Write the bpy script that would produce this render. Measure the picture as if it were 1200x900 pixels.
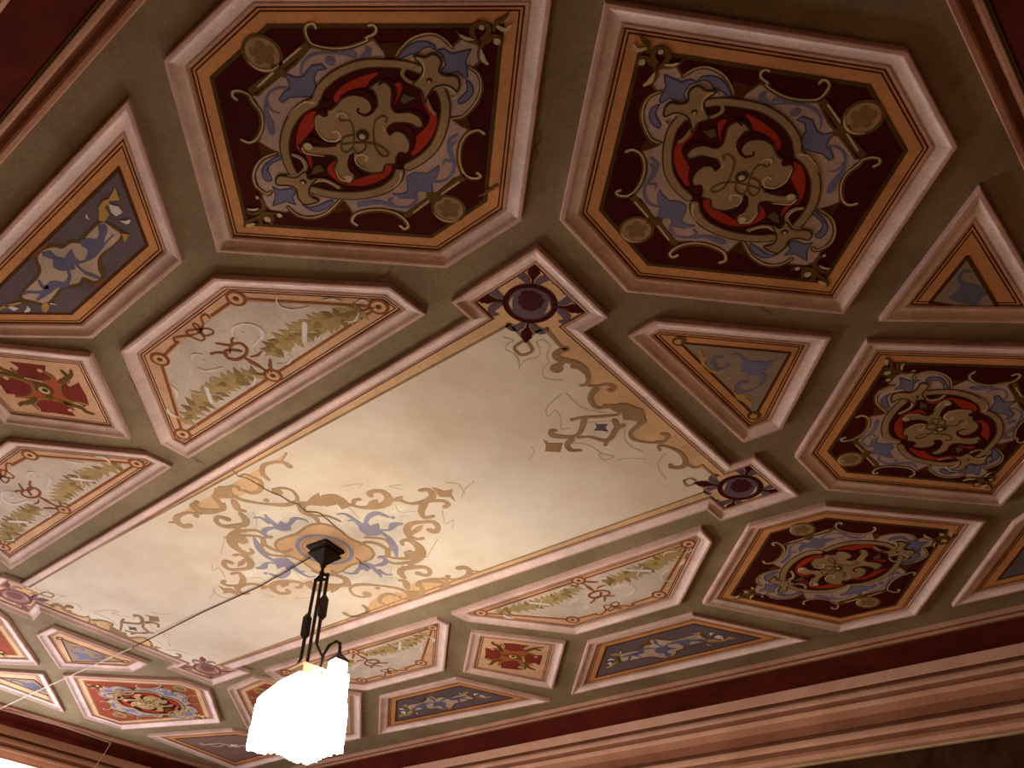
# Painted coffered ceiling with a lit bead-fringed pendant lamp, looked up at from below.
import bpy, bmesh, math, random, json
from mathutils import Vector, Matrix
random.seed(7)
for o in list(bpy.data.objects): bpy.data.objects.remove(o)
SC = bpy.context.scene
COL = SC.collection
ZC = 3.90                      # ceiling height in metres
DATA = json.loads(r'''{"panels":{"A":[[2.2424,-1.0156],[2.8108,-1.5508],[2.1639,-2.0634],[1.8052,-2.0723],[1.3096,-1.5456],[1.9015,-1.0135]],"D":[[2.274,0.9912],[2.7795,1.4711],[2.1847,2.1536],
[1.777,2.1374],[1.336,1.4935],[1.9128,0.9638]],"Dp":[[-2.0743,0.8856],[-2.58,1.42],[-2.26,1.98],[-1.9282,2.0001],[-1.2917,1.434],[-1.7143,0.8556]],"B":[[2.3408,-0.9456],
[2.8815,-1.431],[3.4169,-0.8355],[3.4061,-0.4719],[2.8572,-0.0409],[2.3254,-0.562]],"C":[[2.3307,0.8861],[2.8679,1.3923],[3.4057,0.8811],[3.4003,0.5548],[2.8604,0.1289],
[2.3334,0.6041]],"E":[[-2.2133,0.8372],[-2.679,1.2586],[-3.5759,0.9468],[-3.6179,0.6452],[-2.9494,0.1132],[-2.2486,0.6178]],"F":[[-2.295,-0.7754],[-2.7607,-1.1967],
[-3.6576,-0.885],[-3.6995,-0.5834],[-2.9416,-0.0692],[-2.4198,-0.538]],"L1":[[1.6859,-0.8966],[1.6796,-1.0711],[1.1966,-1.4817],[0.5473,-1.4757],[0.1259,-1.0264],
[0.1349,-0.8853]],"L2":[[-1.7127,-0.8539],[-1.6008,-1.0574],[-1.1179,-1.468],[-0.4686,-1.4619],[-0.0088,-1.0214],[0.0108,-0.8917]],"R1":[[1.7251,0.8624],[1.7074,0.9912],
[1.2359,1.4379],[0.5445,1.4422],[0.1091,0.9917],[0.0948,0.8769]],"R2":[[-1.5644,0.8179],[-1.6209,0.9662],[-1.1878,1.393],[-0.491,1.4233],[-0.0115,0.9727],[-0.0226,0.8791]],
"QL":[[0.0341,-1.1278],[0.4156,-1.5334],[-0.0738,-2.0123],[-0.3473,-1.5334]],"QR":[[0.0357,1.1059],[0.4184,1.4996],[-0.0717,1.9845],[-0.398,1.4952]],"BL":[[1.1721,-1.5939],
[1.6066,-2.0678],[-0.1173,-2.0602],[0.5231,-1.5823]],"BR1":[[1.2254,1.5731],[1.5951,2.1463],[-0.0232,2.1122],[0.5283,1.5641]],"BR2":[[-1.2094,1.524],[-1.7506,2.0115],
[-0.2143,2.1333],[-0.522,1.5601]],"T":[[2.7758,0.0355],[2.3278,-0.3909],[2.2035,-0.3843],[2.2142,0.3988],[2.3837,0.4054]],"Tp":[[-2.8576,0.0349],[-2.4621,-0.3262],
[-2.2486,-0.3256],[-2.1885,0.3383],[-2.4147,0.3509]],"S":[[2.9361,0.0575],[3.4016,-0.2937],[3.4016,0.4088]],"Sp":[[-3.0647,0.0265],[-3.6643,-0.451],[-3.6643,0.5041]],
"K":[[2.8619,1.5583],[3.5246,1.1383],[3.45,2.17],[2.3653,2.1549]],"Kp":[[-2.74,1.4],[-3.5246,1.1383],[-3.55,2.03],[-2.44,2.02]],"center":[[1.7974,-0.7883],[1.8024,-0.8881],
[2.2097,-0.9015],[2.2059,-0.4983],[2.0886,-0.4923],[2.0916,0.5051],[2.2049,0.5078],[2.2169,0.8651],[1.8305,0.8546],[1.8291,0.7424],[-1.7042,0.6922],[-1.6695,0.7893],
[-2.1003,0.7879],[-2.1434,0.4419],[-2.0192,0.4353],[-2.0863,-0.4769],[-2.2607,-0.4424],[-2.2879,-0.554],[-1.8537,-0.8477],[-1.8265,-0.736]]},"hex":[["cartouche","lilac",1,[["p",[[1.8989,-1.8468],
[1.9178,-1.8283],[1.9503,-1.8294],[2.0417,-1.8252],[2.0846,-1.8219],[2.1629,-1.8296],[2.185,-1.8062],[2.2083,-1.7791],[2.2518,-1.7554],[2.3002,-1.7413],[2.2963,-1.741],
[2.3195,-1.7357],[2.3189,-1.7136],[2.316,-1.6892],[2.3045,-1.6663],[2.3316,-1.6573],[2.3625,-1.667],[2.4082,-1.6668],[2.4486,-1.6523],[2.4717,-1.626],[2.47,-1.5941],
[2.4839,-1.5831],[2.5093,-1.5844],[2.5312,-1.5718],[2.5375,-1.5478],[2.5279,-1.5219],[2.5029,-1.5026],[2.4796,-1.5011],[2.4766,-1.4634],[2.4523,-1.4314],[2.4169,-1.412],
[2.3615,-1.3999],[2.3178,-1.4122],[2.3237,-1.3819],[2.3318,-1.3609],[2.285,-1.3485],[2.2451,-1.3179],[2.2159,-1.2774],[2.1967,-1.2519],[2.1731,-1.2618],[2.0974,-1.2536],
[2.0476,-1.2577],[1.9634,-1.2526],[1.95,-1.2628],[1.9262,-1.2939],[1.8827,-1.3294],[1.8237,-1.3477],[1.8088,-1.3607],[1.8159,-1.3817],[1.8263,-1.4129],[1.8155,-1.4254],
[1.7704,-1.4162],[1.7104,-1.4244],[1.6688,-1.4558],[1.6547,-1.4949],[1.6351,-1.5009],[1.5992,-1.5369],[1.5994,-1.572],[1.6287,-1.5974],[1.6606,-1.6451],[1.6967,-1.6753],
[1.7485,-1.684],[1.7923,-1.6741],[1.7905,-1.6992],[1.787,-1.7292],[1.8304,-1.7455],[1.8697,-1.775],[1.8962,-1.82]]]]],["blue_foliage","blue",2,[["q",[[2.3287,-1.6496],
[2.3598,-1.6594],[2.3988,-1.6576],[2.4271,-1.6409],[2.4394,-1.6183],[2.4328,-1.6042],[2.427,-1.6209],[2.4061,-1.6301],[2.3895,-1.6287],[2.3655,-1.6403]]],["p",[[2.4334,-1.6023],
[2.4537,-1.5926],[2.4606,-1.5692],[2.5108,-1.545],[2.4755,-1.5291],[2.448,-1.491],[2.4367,-1.4922],[2.4375,-1.5193],[2.3906,-1.5385],[2.3933,-1.549],[2.4242,-1.5547],
[2.4388,-1.5825]]],["q",[[2.4369,-1.4845],[2.4388,-1.4626],[2.4235,-1.4435],[2.3934,-1.4357],[2.3671,-1.443],[2.3772,-1.4536],[2.4161,-1.4597]]],["q",[[1.6852,-1.6263],
[1.7103,-1.6567],[1.7554,-1.6626],[1.8066,-1.6552],[1.7975,-1.6447],[1.7557,-1.6528],[1.7254,-1.6452],[1.7031,-1.6126]]],["p",[[1.6834,-1.5941],[1.6903,-1.5719],
[1.7284,-1.5531],[1.7288,-1.5324],[1.7007,-1.5298],[1.6861,-1.5019],[1.6722,-1.5299],[1.6212,-1.5467],[1.6636,-1.5666]]],["q",[[1.7043,-1.4881],[1.7211,-1.4622],
[1.794,-1.4434],[1.7934,-1.4335],[1.7532,-1.4309],[1.7129,-1.4483]]],["p",[[2.0402,-1.8264],[2.0524,-1.7963],[2.0734,-1.785],[2.121,-1.7908],[2.1475,-1.775],[2.1468,-1.7579],
[2.1216,-1.7701],[2.0968,-1.7615],[2.0754,-1.7367],[2.042,-1.7286],[1.9887,-1.7649],[1.9567,-1.7684],[1.9577,-1.7811],[1.9935,-1.7876],[2.0106,-1.7822],[2.0276,-1.8002]]],
["s",[[2.0728,-1.7751],[2.0801,-1.7951],[2.1053,-1.8107],[2.1415,-1.8121],[2.1751,-1.7979],[2.2051,-1.7717],[2.2279,-1.744],[2.2433,-1.7145]],[0.0055,0.0075,0.01,0.0075,0.005]],
["d",[2.174,-1.7666],0.0152],["s",[[2.2224,-1.763],[2.2468,-1.7462],[2.245,-1.7304]],[0.01,0.0149,0.0075]],["s",[[2.0106,-1.7822],[1.9899,-1.8036],[1.9521,-1.8121],
[1.9186,-1.8008]],[0.008]],["s",[[1.9149,-1.7983],[1.8888,-1.7748],[1.869,-1.7457],[1.8486,-1.7237]],[0.0084,0.0168,0.0252,0.0224]],["s",[[1.9275,-1.8028],[1.9095,-1.7734],
[1.9207,-1.7501]],[0.0055,0.0082,0.0027]],["p",[[2.0598,-1.3566],[2.0908,-1.3531],[2.1161,-1.3257],[2.1554,-1.3237],[2.1685,-1.3256],[2.1582,-1.3136],[2.1349,-1.2992],
[2.1082,-1.2951],[2.0774,-1.2604],[2.0585,-1.2915],[2.0428,-1.2951],[2.0192,-1.2835],[1.9861,-1.3087],[1.9764,-1.3372],[1.9953,-1.3212],[2.0187,-1.3134]]],["s",[[2.1082,-1.2951],
[2.1406,-1.2744],[2.1823,-1.2791],[2.2139,-1.3027],[2.2307,-1.3367],[2.2584,-1.369],[2.2913,-1.3699]],[0.0086,0.0092,0.0115,0.0173,0.0086]],["s",[[2.2111,-1.3127],
[2.1965,-1.3278],[2.1856,-1.3204]],[0.0086,0.0086,0.0057]],["s",[[2.2498,-1.3528],[2.2747,-1.3564]],[0.0111,0.0056]],["s",[[2.0336,-1.2937],[2.0163,-1.273],[1.9741,-1.2706],
[1.9409,-1.3001],[1.9134,-1.3425],[1.8579,-1.3743]],[0.0093,0.0093,0.0093,0.0187,0.0218]],["s",[[1.939,-1.3059],[1.9453,-1.3269],[1.964,-1.3255]],[0.0154,0.0093,0.0062]],
["s",[[2.2849,-1.7307],[2.2819,-1.7161],[2.2502,-1.719]],[0.0099,0.0199,0.0099]]]],["wedge","brown",2,[["p",[[2.3203,-1.7197],[2.375,-1.6788],[2.3429,-1.6679],[2.3122,-1.6577],
[2.3007,-1.6668],[2.316,-1.6892]]],["p",[[1.8189,-1.4211],[1.8154,-1.3777],[1.7612,-1.4011]]],["p",[[1.7844,-1.7273],[1.8005,-1.6757],[1.7516,-1.6896]]],["p",[[2.3166,-1.4291],
[2.3584,-1.3966],[2.3358,-1.3578],[2.3209,-1.3863]]]]],["scroll_border","gold_dark",3,[["s",[[2.2174,-1.8559],[2.222,-1.8664],[2.2108,-1.8753],[2.1929,-1.873],[2.1769,-1.8524],
[2.1732,-1.8311],[2.1948,-1.8004],[2.2279,-1.7724],[2.2622,-1.755],[2.3019,-1.7428],[2.3063,-1.7499],[2.3334,-1.7436],[2.349,-1.7516],[2.3481,-1.764],[2.3384,-1.7693]],
[0.0099,0.0149,0.0149,0.0099]],["s",[[1.8548,-1.8587],[1.8548,-1.8748],[1.8711,-1.8818],[1.8879,-1.8687],[1.8971,-1.8455],[1.888,-1.8264],[1.8752,-1.7855],[1.839,-1.7539],
[1.7903,-1.7382],[1.7598,-1.7447],[1.7492,-1.7661]],[0.0109,0.0163,0.0163,0.0109]],["s",[[1.7824,-1.3225],[1.7822,-1.3434],[1.817,-1.3545],[1.866,-1.3368],[1.9021,-1.3094],
[1.9238,-1.2764],[1.9283,-1.2421],[1.9185,-1.2155],[1.899,-1.214],[1.897,-1.2317]],[0.0126,0.0189,0.0189,0.0126]],["s",[[2.356,-1.3236],[2.3499,-1.3432],[2.3176,-1.3533],
[2.2766,-1.3397],[2.2386,-1.3073],[2.2144,-1.2705],[2.2107,-1.2396],[2.2275,-1.2186],[2.2443,-1.2171],[2.2437,-1.2321]],[0.0116,0.0174,0.0174,0.0116]],["s",[[2.3344,-1.6599],
[2.3625,-1.667],[2.4091,-1.6676],[2.4541,-1.648],[2.4733,-1.6176],[2.4744,-1.581]],[0.012]],["s",[[2.4703,-1.5095],[2.4762,-1.4763],[2.454,-1.4404],[2.4125,-1.4155],
[2.3516,-1.404],[2.3218,-1.4164]],[0.0131]],["s",[[1.7999,-1.6667],[1.7443,-1.6808],[1.685,-1.6679],[1.6439,-1.6327],[1.644,-1.5883],[1.6621,-1.5848]],[0.0139]],
["s",[[1.6569,-1.5109],[1.6572,-1.4682],[1.6862,-1.4337],[1.7446,-1.4163],[1.8226,-1.4243]],[0.0161]]]],["scroll_highlight","cream_gold",4,[["s",[[2.2197,-1.856],
[2.2242,-1.8665],[2.2131,-1.8754],[2.1952,-1.8731],[2.1792,-1.8524],[2.1756,-1.8312],[2.1972,-1.8005],[2.2302,-1.7725],[2.2645,-1.7551],[2.3042,-1.743],[2.3085,-1.75],
[2.3357,-1.7437],[2.3512,-1.7517],[2.3503,-1.7641],[2.3406,-1.7694]],[0.0065,0.004,0.0035,0.004,0.0065]],["s",[[1.8575,-1.8587],[1.8575,-1.8748],[1.8737,-1.8819],
[1.8905,-1.8688],[1.8998,-1.8456],[1.8907,-1.8265],[1.8779,-1.7856],[1.8418,-1.754],[1.7931,-1.7383],[1.7626,-1.7449],[1.7521,-1.7662]],[0.0071,0.0043,0.0038,0.0043,0.0071]],
["s",[[1.7855,-1.323],[1.7852,-1.3438],[1.82,-1.3549],[1.8689,-1.3372],[1.905,-1.3099],[1.9267,-1.2768],[1.9312,-1.2425],[1.9215,-1.216],[1.9019,-1.2145],[1.9,-1.2322]],
[0.0082,0.005,0.0044,0.005,0.0082]],["s",[[2.3585,-1.3239],[2.3523,-1.3435],[2.3201,-1.3536],[2.2791,-1.3401],[2.2411,-1.3077],[2.217,-1.2709],[2.2133,-1.24],[2.2301,-1.219],
[2.2469,-1.2176],[2.2462,-1.2325]],[0.0075,0.0046,0.0041,0.0046,0.0075]],["s",[[2.335,-1.6615],[2.3631,-1.6685],[2.4096,-1.6691],[2.4546,-1.6495],[2.4738,-1.6191],
[2.4749,-1.5825]],[0.0019,0.0038,0.0029]],["s",[[2.4708,-1.5111],[2.4768,-1.4779],[2.4545,-1.442],[2.4131,-1.4172],[2.3522,-1.4057],[2.3224,-1.4181]],[0.0021,0.0042,0.0031]],
["s",[[1.8008,-1.6684],[1.7452,-1.6825],[1.6859,-1.6696],[1.6449,-1.6345],[1.645,-1.5901],[1.6631,-1.5866]],[0.0025,0.0049,0.0037]],["s",[[1.6579,-1.5127],[1.6582,-1.4701],
[1.6873,-1.4356],[1.7455,-1.4183],[1.8236,-1.4261]],[0.0026,0.0051,0.0039]]]],["gilt_bar","gold_dark",3,[["s",[[2.1603,-1.8389],[2.0506,-1.8437]],[0.0206]],["s",[[2.0302,-1.8394],
[1.9165,-1.8505]],[0.0214]],["s",[[2.0311,-1.8539],[2.0355,-1.825]],[0.026]],["s",[[2.2031,-1.247],[2.0857,-1.2457]],[0.0212]],["s",[[2.0632,-1.2501],[1.949,-1.2503]],
[0.022]],["s",[[2.066,-1.2606],[2.0808,-1.2368]],[0.0274]]]],["bar_highlight","cream_gold",4,[["s",[[2.1399,-1.8453],[2.0647,-1.8477]],[0.0056]],["s",[[2.0151,-1.8462],
[1.9421,-1.8464]],[0.0058]],["s",[[2.1769,-1.2426],[2.1014,-1.2422]],[0.0054]],["s",[[2.0494,-1.2479],[1.9747,-1.2441]],[0.0056]]]],["ring_ground","maroon",3,[["q",[[2.0496,-1.7146],
[2.0941,-1.729],[2.1612,-1.7279],[2.2378,-1.7047],[2.3011,-1.6582],[2.3411,-1.6167],[2.3527,-1.5741],[2.3589,-1.5114],[2.3376,-1.4686],[2.2856,-1.4225],[2.217,-1.3857],
[2.1507,-1.3748],[2.089,-1.381],[2.0567,-1.3833],[2.0212,-1.3681],[1.9587,-1.3692],[1.8815,-1.4026],[1.8177,-1.4562],[1.7806,-1.5074],[1.7774,-1.5642],[1.8025,-1.6265],
[1.8456,-1.6722],[1.9101,-1.7063],[1.9793,-1.719],[2.0366,-1.7105]]]]],["red_panel","red",4,[["q",[[2.085,-1.6727],[2.1012,-1.6884],[2.1498,-1.6923],[2.2088,-1.679],
[2.2573,-1.6572],[2.219,-1.6553],[2.1949,-1.6501],[2.1591,-1.6677],[2.1204,-1.6735],[2.0971,-1.6633]]],["q",[[2.3122,-1.541],[2.2941,-1.4883],[2.2866,-1.4509],[2.2426,-1.4188],
[2.1858,-1.4021],[2.1323,-1.4008],[2.1548,-1.4299],[2.1932,-1.442],[2.2431,-1.4481],[2.2739,-1.4681],[2.2843,-1.5031]]],["q",[[2.2695,-1.6054],[2.2811,-1.5861],[2.2411,-1.5651],
[2.2066,-1.5565],[2.2374,-1.582]]],["q",[[2.0159,-1.6869],[1.9822,-1.6986],[1.9235,-1.6809],[1.8746,-1.6499],[1.8613,-1.6211],[1.8745,-1.5911],[1.8429,-1.5632],[1.8613,-1.5973],
[1.8762,-1.6331],[1.891,-1.6449],[1.9343,-1.6499],[1.9658,-1.6557],[1.9912,-1.6732]]],["q",[[1.9316,-1.5353],[1.8771,-1.5289],[1.8748,-1.4691],[1.919,-1.4212],[1.9762,-1.3999],
[2.0307,-1.3991],[2.0541,-1.4174],[2.0415,-1.431],[2.014,-1.42],[1.9663,-1.4346],[1.9244,-1.4477],[1.8855,-1.4568],[1.8846,-1.4987]]]]],["rosette","tan",5,[["q",[[2.0024,-1.6791],
[2.0383,-1.6695],[2.0613,-1.6625],[2.0791,-1.663],[2.1126,-1.6668],[2.1451,-1.6555],[2.1665,-1.6247],[2.1641,-1.6018],[2.1528,-1.5854],[2.1631,-1.5832],[2.1848,-1.5949],
[2.2031,-1.6263],[2.1978,-1.6395],[2.2246,-1.6406],[2.2451,-1.6328],[2.2508,-1.6167],[2.2448,-1.5937],[2.2087,-1.562],[2.202,-1.5371],[2.2341,-1.5135],[2.2457,-1.4813],
[2.233,-1.456],[2.2166,-1.4613],[2.2069,-1.4873],[2.1792,-1.5065],[2.1429,-1.5109],[2.133,-1.4946],[2.1541,-1.4933],[2.1679,-1.4676],[2.1482,-1.4235],[2.1135,-1.4191],
[2.09,-1.4293],[2.0694,-1.4136],[2.0543,-1.4212],[2.0392,-1.4288],[2.0116,-1.4178],[1.9785,-1.4383],[1.9655,-1.4733],[1.9822,-1.5043],[1.9803,-1.5216],[1.9483,-1.4985],
[1.9301,-1.4598],[1.9085,-1.4517],[1.8887,-1.4667],[1.8884,-1.4893],[1.9012,-1.5185],[1.9329,-1.5343],[1.9331,-1.5539],[1.9041,-1.5778],[1.8784,-1.6079],[1.8792,-1.6308],
[1.8973,-1.6386],[1.9098,-1.6165],[1.9503,-1.5822],[1.9929,-1.574],[1.9647,-1.5943],[1.9633,-1.635],[1.9819,-1.6656]]]]],["strapwork_ring","tan_dark",5,[["s",[[2.0496,-1.7146],
[2.0941,-1.729],[2.1612,-1.7279],[2.2378,-1.7047],[2.3011,-1.6582],[2.3411,-1.6167],[2.3584,-1.5865]],[0.0291]],["s",[[2.3589,-1.5114],[2.3376,-1.4686],[2.2856,-1.4225],
[2.217,-1.3857],[2.1507,-1.3748],[2.089,-1.381]],[0.0323]],["s",[[2.0366,-1.7105],[1.9793,-1.719],[1.9101,-1.7063],[1.8456,-1.6722],[1.8025,-1.6265],[1.7769,-1.5811]],
[0.0331]],["s",[[1.7806,-1.5074],[1.8177,-1.4562],[1.8815,-1.4026],[1.9587,-1.3692],[2.0212,-1.3681],[2.0567,-1.3833]],[0.035]]]],["ring_face","tan",6,[["s",[[2.0496,-1.7146],
[2.0941,-1.729],[2.1612,-1.7279],[2.2378,-1.7047],[2.3011,-1.6582],[2.3411,-1.6167],[2.3584,-1.5865]],[0.0203]],["s",[[2.3589,-1.5114],[2.3376,-1.4686],[2.2856,-1.4225],
[2.217,-1.3857],[2.1507,-1.3748],[2.089,-1.381]],[0.0225]],["s",[[2.0366,-1.7105],[1.9793,-1.719],[1.9101,-1.7063],[1.8456,-1.6722],[1.8025,-1.6265],[1.7769,-1.5811]],
[0.023]],["s",[[1.7806,-1.5074],[1.8177,-1.4562],[1.8815,-1.4026],[1.9587,-1.3692],[2.0212,-1.3681],[2.0567,-1.3833]],[0.0243]]]],["strap_lobe","tan",7,[["q",[[2.3735,-1.6281],
[2.3945,-1.6086],[2.4199,-1.6013],[2.4255,-1.5832],[2.4197,-1.5681],[2.3967,-1.5539],[2.4006,-1.5332],[2.4228,-1.5118],[2.4161,-1.4906],[2.3943,-1.4768],[2.3853,-1.507],
[2.3526,-1.5259],[2.3155,-1.5175],[2.2933,-1.5085],[2.3141,-1.5395],[2.3084,-1.5699],[2.3403,-1.5755],[2.3674,-1.5894]]],["q",[[1.7197,-1.6083],[1.7427,-1.6056],
[1.775,-1.5726],[1.817,-1.5684],[1.8038,-1.5424],[1.831,-1.5298],[1.781,-1.5197],[1.755,-1.4971],[1.7613,-1.4665],[1.714,-1.4851],[1.7179,-1.5167],[1.741,-1.5435],
[1.7303,-1.5684],[1.7042,-1.5909]]],["s",[[2.3239,-1.6202],[2.3066,-1.6104],[2.3065,-1.5833],[2.322,-1.5643]],[0.0103]],["s",[[2.3666,-1.5053],[2.3394,-1.5266],[2.3101,-1.5182],
[2.2921,-1.4827],[2.2899,-1.4628]],[0.0105]],["s",[[1.8369,-1.6319],[1.8483,-1.6073],[1.8337,-1.5784],[1.788,-1.5726],[1.761,-1.5891]],[0.0119]],["s",[[1.7487,-1.4848],
[1.7721,-1.5181],[1.8093,-1.5274],[1.8429,-1.5059],[1.8575,-1.4614]],[0.0121]]]],["dart","olive",6,[["p",[[2.267,-1.5659],[2.2728,-1.5509],[2.2846,-1.5347],[2.2607,-1.5392],
[2.2427,-1.5426],[2.241,-1.5581]]],["p",[[1.8554,-1.5617],[1.8761,-1.558],[1.8736,-1.5316],[1.8485,-1.5386],[1.8236,-1.5495]]]]],["dark_scroll","maroon",6,[["s",[[2.1112,-1.6722],
[2.1446,-1.6616],[2.1723,-1.6399],[2.1774,-1.6077],[2.1553,-1.5857],[2.1237,-1.5863],[2.1133,-1.6075],[2.124,-1.6136]],[0.0081,0.0135,0.0189,0.0216,0.0162,0.0108,0.0081,0.0054]],
["s",[[2.133,-1.4946],[2.1387,-1.5105],[2.164,-1.5132],[2.1864,-1.4958],[2.1877,-1.4688],[2.1656,-1.4331],[2.124,-1.411]],[0.0082,0.011,0.0137,0.0192,0.0219,0.0165,0.0082]],
["s",[[2.2284,-1.6308],[2.2639,-1.6236],[2.2495,-1.5866],[2.2066,-1.5565]],[0.0052,0.0105,0.0131,0.0052]],["s",[[2.2092,-1.5314],[2.2442,-1.5093],[2.2538,-1.4765],
[2.237,-1.4528]],[0.0054,0.0135,0.0162,0.0081]],["s",[[1.9292,-1.6424],[1.9388,-1.6066],[1.9691,-1.5708]],[0.0171,0.02,0.0057]],["s",[[1.9936,-1.5192],[1.961,-1.5047],
[1.943,-1.4784],[1.9475,-1.4465]],[0.0059,0.0178,0.0237,0.0148]],["s",[[1.9239,-1.5531],[1.8975,-1.5655],[1.8788,-1.5878]],[0.0117,0.0146,0.0059]],["d",[2.0569,-1.6896],
0.0118],["d",[2.0722,-1.3979],0.0128],["d",[2.0289,-1.6695],0.0137],["d",[2.104,-1.4209],0.0144]]],["highlight_scroll","cream_gold",7,[["s",[[1.9932,-1.6716],[1.9656,-1.6408],
[1.961,-1.6048],[1.9834,-1.5829],[2.007,-1.586],[2.0129,-1.6026],[2.002,-1.6088]],[0.0023,0.0043,0.0068,0.0085]],["s",[[1.8792,-1.6308],[1.8753,-1.6087],[1.9107,-1.5696]],
[0.0058,0.0058,0.0029]],["d",[1.8995,-1.6229],0.0129],["s",[[1.9819,-1.4486],[1.9707,-1.4814],[1.9859,-1.5054],[2.0089,-1.5012],[2.0171,-1.4838],[2.0034,-1.4786]],
[0.0023,0.0043,0.0063,0.0087]],["s",[[1.9038,-1.5165],[1.8854,-1.4817],[1.9004,-1.4554]],[0.003,0.006,0.006]],["d",[1.9093,-1.4667],0.0126],["s",[[2.0734,-1.6129],
[2.0785,-1.6273],[2.0664,-1.6403],[2.0521,-1.6347]],[0.0054]],["s",[[2.0324,-1.7102],[2.0144,-1.7278],[1.9717,-1.7323],[1.9387,-1.7287]],[0.0068,0.0041,0.0016]],
["s",[[2.0565,-1.3794],[2.033,-1.3607],[1.9983,-1.354],[1.9675,-1.3625]],[0.0075,0.0045,0.0018]],["s",[[2.3628,-1.6252],[2.3747,-1.6242],[2.3793,-1.6088],[2.3711,-1.5865],
[2.3512,-1.572],[2.3351,-1.5704]],[0.0065,0.005,0.0025]],["s",[[2.3258,-1.5199],[2.3462,-1.5247],[2.3717,-1.514],[2.3855,-1.4888],[2.38,-1.4671],[2.3655,-1.468]],
[0.0026,0.0052,0.0067]],["s",[[1.838,-1.6295],[1.8432,-1.6032],[1.8315,-1.5801]],[0.0041]],["s",[[1.797,-1.5243],[1.834,-1.5126],[1.8502,-1.4837],[1.8498,-1.4605]],
[0.003,0.0061,0.003]],["s",[[2.1283,-1.5148],[2.1394,-1.5285]],[0.0044]]]],["knot_line","olive",7,[["s",[[2.0555,-1.6343],[2.0503,-1.6198],[2.0708,-1.6039],[2.0541,-1.5723],
[2.0104,-1.5374],[1.9769,-1.536],[1.977,-1.5554],[2.0107,-1.5756],[2.0406,-1.5639]],[0.0057]],["s",[[1.9856,-1.5642],[2.0197,-1.5456],[2.0574,-1.5165],[2.0756,-1.4909],
[2.0806,-1.46],[2.0712,-1.4477],[2.0564,-1.4591],[2.0625,-1.4895],[2.0926,-1.5274],[2.1299,-1.5544],[2.1591,-1.5537],[2.167,-1.5403],[2.1522,-1.5334]],[0.0058]],
["s",[[2.0586,-1.5385],[2.0373,-1.5089],[2.0033,-1.5102],[2.0057,-1.5333]],[0.0058]]]],["rosette_boss","olive_dark",8,[["d",[2.0633,-1.5447],0.0196],["d",[2.3539,-1.5495],
0.0092],["d",[1.7812,-1.5464],0.0109]]],["boss_highlight","cream_gold",9,[["d",[2.0602,-1.5433],0.0095],["d",[2.3511,-1.5477],0.0046],["d",[1.7781,-1.5453],0.0055]]]],
"hexmed":[[[2.0383,-1.9024],0.057],[[2.076,-1.1848],0.055]],"fleurons":[[["fleuron","gold_dark",5,[["s",[[2.5375,-1.5478],[2.5419,-1.568],[2.5542,-1.5863],[2.5789,-1.5876],
[2.5942,-1.5685],[2.5808,-1.5513],[2.5561,-1.5474]],[0.0141]],["s",[[2.598,-1.547],[2.6165,-1.56],[2.6385,-1.5563],[2.6586,-1.5584]],[0.0093,0.014,0.007]],["s",[[2.5593,-1.5354],
[2.583,-1.5355],[2.5969,-1.5198],[2.5845,-1.5059]],[0.0143]],["s",[[2.5591,-1.5403],[2.5303,-1.5296],[2.5122,-1.51],[2.5185,-1.4853]],[0.0099,0.0123,0.0074]],["s",[[2.5373,-1.5528],
[2.5233,-1.5686],[2.517,-1.5925],[2.519,-1.6096]],[0.0096,0.012,0.0048]]]],["fleuron_highlight","cream_gold",6,[["d",[2.5783,-1.5742],0.0071],["s",[[2.6134,-1.5487],
[2.6236,-1.529],[2.6427,-1.53]],[0.0095,0.0118,0.0071]],["d",[2.5839,-1.5183],0.0096],["s",[[2.533,-1.5275],[2.5192,-1.5045],[2.5185,-1.4853]],[0.0049,0.0148,0.0074]],
["s",[[2.5369,-1.5626],[2.5229,-1.5784],[2.5183,-1.5938]],[0.0048,0.0096,0.0048]]]]],[["fleuron","gold_dark",5,[["s",[[1.6017,-1.5703],[1.5819,-1.5589],[1.5485,-1.5619],
[1.5328,-1.5783],[1.5454,-1.5909]],[0.0113]],["s",[[1.4723,-1.5516],[1.4948,-1.5574],[1.5382,-1.5473],[1.5748,-1.5465]],[0.0098,0.013,0.0098]],["s",[[1.5259,-1.5204],
[1.5416,-1.5357],[1.5729,-1.5345],[1.5833,-1.5177],[1.5578,-1.5054]],[0.0129]],["s",[[1.5748,-1.5465],[1.5951,-1.5267],[1.6154,-1.5069],[1.6101,-1.4885]],[0.0129,0.0097,0.0032]],
["s",[[1.5865,-1.5554],[1.6109,-1.5807],[1.6041,-1.6032]],[0.0126,0.0126,0.0032]]]],["fleuron_highlight","cream_gold",6,[["s",[[1.5447,-1.587],[1.5575,-1.5756],[1.5732,-1.5698]],
[0.0064,0.0096,0.0064]],["s",[[1.4849,-1.5467],[1.5076,-1.5387]],[0.0131,0.0099]],["d",[1.5616,-1.5224],0.0114],["d",[1.6079,-1.5081],0.0084],["d",[1.6087,-1.5997],
0.0057]]]]],"gardiscs":[[1.1605,-1.3633],[1.5594,-1.0186],[0.9191,-1.0095],[0.2531,-0.9995],[0.6169,-1.344]],"gar":[["field","grey_cream",1,[["p",[[1.1484,-1.3546],
[1.5449,-1.0205],[0.9303,-1.0181],[0.2929,-1.0084],[0.6208,-1.331],[0.7769,-1.3481],[1.0023,-1.3542]]]]],["border_line","rust",2,[["s",[[1.1605,-1.3633],[1.5594,-1.0186]],
[0.0111]],["s",[[1.5594,-1.0186],[0.9191,-1.0095]],[0.0129]],["s",[[0.9191,-1.0095],[0.2531,-0.9995]],[0.0149]],["s",[[0.2531,-0.9995],[0.6169,-1.344]],[0.0128]],
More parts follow.
